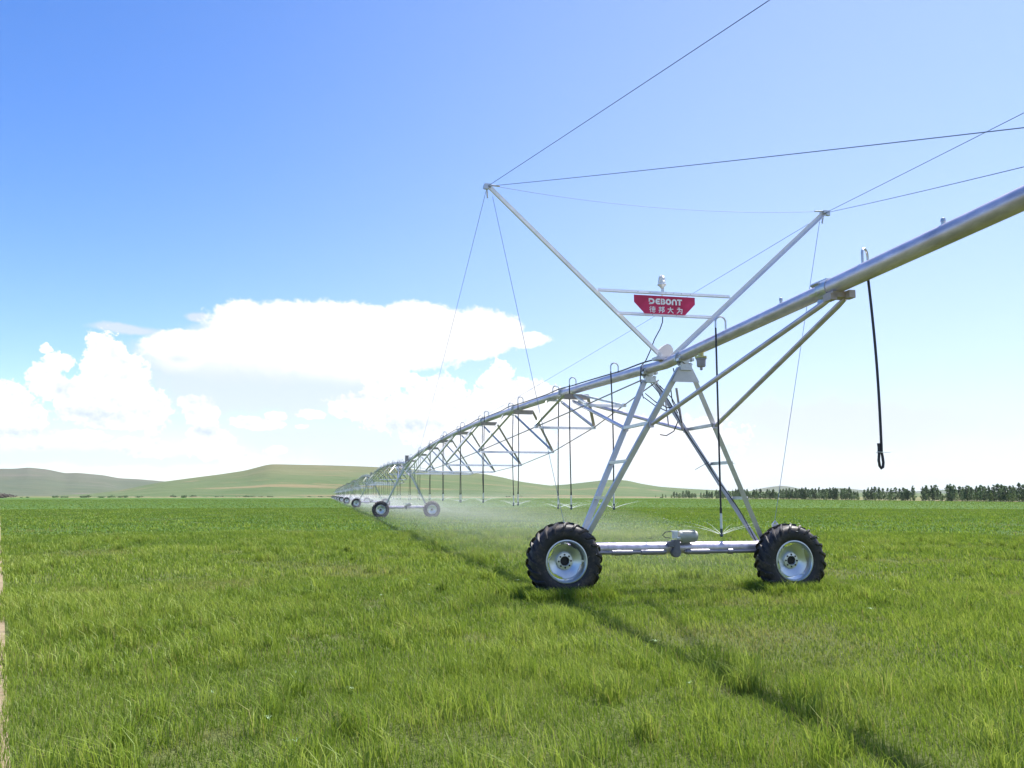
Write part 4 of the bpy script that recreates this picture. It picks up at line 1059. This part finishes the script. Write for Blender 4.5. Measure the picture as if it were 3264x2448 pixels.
# ------------------------------------------------------------------ grass
m, t, p = mat_new('grass_blades')
at_r = t.n('ShaderNodeAttribute', attribute_name='rnd'); at_d = t.n('ShaderNodeAttribute', attribute_name='dry'); at_t = t.n('ShaderNodeAttribute', attribute_name='tip')
g = t.n('ShaderNodeNewGeometry')
big = t.noise(g.outputs['Position'], 0.16, 4, 0.6)
f = t.math('ADD', t.math('MULTIPLY', at_r.outputs['Fac'], 0.62), t.math('MULTIPLY', big, 0.5), clamp=True)
cc = t.ramp(f, [(0.10, (0.072, 0.132, 0.017)), (0.42, (0.145, 0.222, 0.022)), (0.68, (0.215, 0.292, 0.033)), (0.92, (0.32, 0.38, 0.075))])
cc = t.mix(t.math('MULTIPLY', at_d.outputs['Fac'], 0.85, clamp=True), cc, (0.27, 0.20, 0.09))
cc = t.mix(t.math('MULTIPLY', at_d.outputs['Fac'], -1.0, clamp=True), cc, (0.32, 0.44, 0.24))  # negative dry: pale tint painted for leaf glints
d = t.n('ShaderNodeBsdfDiffuse'); tr = t.n('ShaderNodeBsdfTranslucent'); gl = t.n('ShaderNodeBsdfGlossy'); gl.inputs['Roughness'].default_value = 0.5; gl.inputs['Color'].default_value = (0.8, 0.85, 0.8, 1)
mx = t.n('ShaderNodeMixShader'); mx.inputs[0].default_value = 0.42; t.link(cc, d.inputs[0]); t.link(cc, tr.inputs[0]); t.link(d.outputs[0], mx.inputs[1]); t.link(tr.outputs[0], mx.inputs[2])
mg = t.n('ShaderNodeMixShader'); mg.inputs[0].default_value = 0.018; t.link(mx.outputs[0], mg.inputs[1]); t.link(gl.outputs[0], mg.inputs[2])
t.link(mg.outputs[0], m.node_tree.nodes['Material Output'].inputs[0]); M['grass'] = m

gr = np.random.default_rng(77)
def scatter(r0, r1, rho):
    H_ = R(46) if r1 <= 18 else R(39)
    n = int(rho * H_ * (r1 * r1 - r0 * r0)); r = np.sqrt(gr.uniform(r0 * r0, r1 * r1, n)); a = gr.uniform(-H_, H_, n)
    return r * np.sin(a), r * np.cos(a)
XS, YS_, HS, WS, DR, RN, LE = [], [], [], [], [], [], []
def put(x, y, h, w, dry, rnd, lean):
    XS.append(x); YS_.append(y); HS.append(h); WS.append(w); DR.append(dry); RN.append(rnd); LE.append(lean)
def inside(x, y, d_=0.0):
    ok = x > (-3.045 - 0.6 * (y - 5.4)) - .04 + .22 * (vnoise(y * 1.1, x * .3, 90) - .5)
    xe = np.interp(y, [-40, 80, 150, 197, 250, 330, 432, 500], [128, 128, 124, 118, 110, 98, 74, -60]); return ok & (x < xe)
for (r0, r1, rho, h0, h1, w) in ((3.6, 9, 2300, .062, .140, .0050), (9, 18, 1050, .066, .150, .0085), (18, 40, 260, .09, .18, .016), (40, 110, 34, .07, .14, .044), (110, 340, 2.2, .04, .09, .17)):
    x, y = scatter(r0, r1, rho); k = inside(x, y); x, y = x[k], y[k]; n = len(x)
    cl = fbm(x * .55, y * .55, 2, 4); cl2 = fbm(x * 2.1, y * 2.1, 12, 3); dead = fbm(x * .33, y * .33, 31, 4)
    hgt = gr.uniform(h0, h1, n) * (.45 + 1.15 * cl) * (.7 + .6 * cl2)
    dry = np.clip((dead - .59) * 5, 0, .8) * gr.random(n) + (gr.random(n) < .03) * .7
    hgt *= 1 - .45 * np.clip((dead - .54) * 6, 0, 1)
    rnd = np.clip(gr.normal(.45, .27, n) + (cl - .47) * 1.1, 0, 1)
    far_ = np.clip((np.hypot(x, y) - 14) / 40, 0, 1); rnd = np.clip(rnd - .18 * far_ + .10 * (1 - far_), 0, 1)
    bare = np.clip((fbm(x * 1.5, y * 1.5, 55, 3) - .625) * 14, 0, 1); keep = gr.random(n) > bare * .6
    dry = np.maximum(dry, bare * gr.random(n)); hgt *= 1 - .45 * bare
    x, y, hgt, dry, rnd, n = x[keep], y[keep], hgt[keep], dry[keep], rnd[keep], int(keep.sum())
    put(x, y, hgt, w * gr.uniform(.65, 1.25, n), dry, rnd, gr.uniform(.15, .75, n))
# tussocks of longer grass
for r0, r1, rho in ((4, 14, 3.0), (14, 36, .8)):
    tx, ty = scatter(r0, r1, rho); k = inside(tx, ty) & (fbm(tx * .3, ty * .3, 61, 3) > .40); tx, ty = tx[k], ty[k]
    for cx_, cy_ in zip(tx, ty):
        n = int(gr.integers(45, 110)); rad = gr.uniform(.08, .24); ang = gr.uniform(0, 6.28, n); q = np.sqrt(gr.random(n)) * rad
        far = math.hypot(cx_, cy_)
        put(cx_ + q * np.cos(ang), cy_ + q * np.sin(ang), gr.uniform(.13, .33, n), (.0066 if far < 14 else .011) * gr.uniform(.7, 1.3, n), (gr.random(n) < .06) * .7, np.clip(gr.normal(gr.uniform(.45, .9), .2, n), 0, 1), gr.uniform(.2, .8, n))
# longer growth round the nearest wheels
for s in (-1, 1):
    n = 5200; bb = s * 2.04 + gr.uniform(-.75, .75, n); aa_ = gr.uniform(-.55, .75, n); q = [mpos(b_, a_) for b_, a_ in zip(bb, aa_)]
    x = np.array([v_.x for v_ in q]); y = np.array([v_.y for v_ in q]); ins = (np.abs(bb - s * 2.04) < .5) & (aa_ > -.06) & (aa_ < .36)
    put(x[~ins], y[~ins], gr.uniform(.12, .26, (~ins).sum()), .009 * gr.uniform(.7, 1.3, (~ins).sum()), (gr.random((~ins).sum()) < .05) * .7, np.clip(gr.normal(.5, .22, (~ins).sum()), 0, 1), gr.uniform(.2, .7, (~ins).sum()))
n_std = sum(len(q) for q in XS)
for cx_, cy_ in zip(*scatter(5, 16, .16)):                        # pale crossed blades, leaf glint painted as their colour
    if not inside(np.array([cx_]), np.array([cy_]))[0]: continue
    k = 5; put(np.full(k, cx_), np.full(k, cy_), np.full(k, .030), np.full(k, .006 if cy_ < 9 else .010), np.full(k, -1.0), np.full(k, .9), np.full(k, gr.uniform(1.8, 2.8)))
x = np.concatenate(XS); y = np.concatenate(YS_); h = np.concatenate(HS); w = np.concatenate(WS); dry = np.concatenate(DR); rnd = np.concatenate(RN); le = np.concatenate(LE)
n = len(x)
yaw = gr.uniform(0, 2 * math.pi, n); ld = gr.uniform(0, 2 * math.pi, n)
wx, wy = np.cos(yaw) * w / 2, np.sin(yaw) * w / 2
lx, ly = np.cos(ld) * le * h - .12 * h, np.sin(ld) * le * h
z0 = np.where(dry < 0, .12, 0.0)
V = np.empty((n, 5, 3), np.float32)
V[:, 0] = np.stack([x - wx, y - wy, z0], -1); V[:, 1] = np.stack([x + wx, y + wy, z0], -1)
V[:, 2] = np.stack([x - wx * .8 + lx * .28, y - wy * .8 + ly * .28, z0 + h * .6], -1); V[:, 3] = np.stack([x + wx * .8 + lx * .28, y + wy * .8 + ly * .28, z0 + h * .6], -1)
V[:, 4] = np.stack([x + lx, y + ly, z0 + h * np.maximum(.3, 1 - .25 * le)], -1)
base = (np.arange(n, dtype=np.int32) * 5)[:, None]
loops = np.concatenate([base + np.array([[0, 1, 3, 2]], np.int32), base + np.array([[2, 3, 4]], np.int32)], 1).reshape(-1)
me = bpy.data.meshes.new('grass')
me.vertices.add(n * 5); me.vertices.foreach_set('co', V.reshape(-1))
me.loops.add(n * 7); me.loops.foreach_set('vertex_index', loops)
me.polygons.add(n * 2)
ls = (np.arange(n, dtype=np.int32) * 7)[:, None] + np.array([[0, 4]], np.int32)
me.polygons.foreach_set('loop_start', ls.reshape(-1).astype(np.int32))
try: me.polygons.foreach_set('loop_total', np.tile(np.array([4, 3], np.int32), n))
except Exception: pass
for nm_, arr in (('rnd', np.repeat(rnd, 5)), ('dry', np.repeat(dry, 5))):
    at = me.attributes.new(nm_, 'FLOAT', 'POINT'); at.data.foreach_set('value', arr.astype(np.float32))
me.materials.append(M['grass']); me.update(calc_edges=True)
go = bpy.data.objects.new('grass', me); col.objects.link(go); tag(go, 'fresh green grass and young crop covering the field', 'grass', kind='stuff')
print('grass blades', n)

# ------------------------------------------------------------------ air between the camera and the hills
m = bpy.data.materials.new('haze_air'); m.use_nodes = True; m.node_tree.nodes.clear(); t = NT(m.node_tree)
pv = t.n('ShaderNodeVolumePrincipled'); pv.inputs['Color'].default_value = (0.90, 0.95, 1.0, 1); pv.inputs['Density'].default_value = 0.00006; pv.inputs['Anisotropy'].default_value = 0.2
oo = t.n('ShaderNodeOutputMaterial'); t.link(pv.outputs[0], oo.inputs['Volume'])
hb = MB(); hb.box((0, 0, 99), (13200, 13200, 204)); ho = hb.build('haze', m); ho['kind'] = 'stuff'
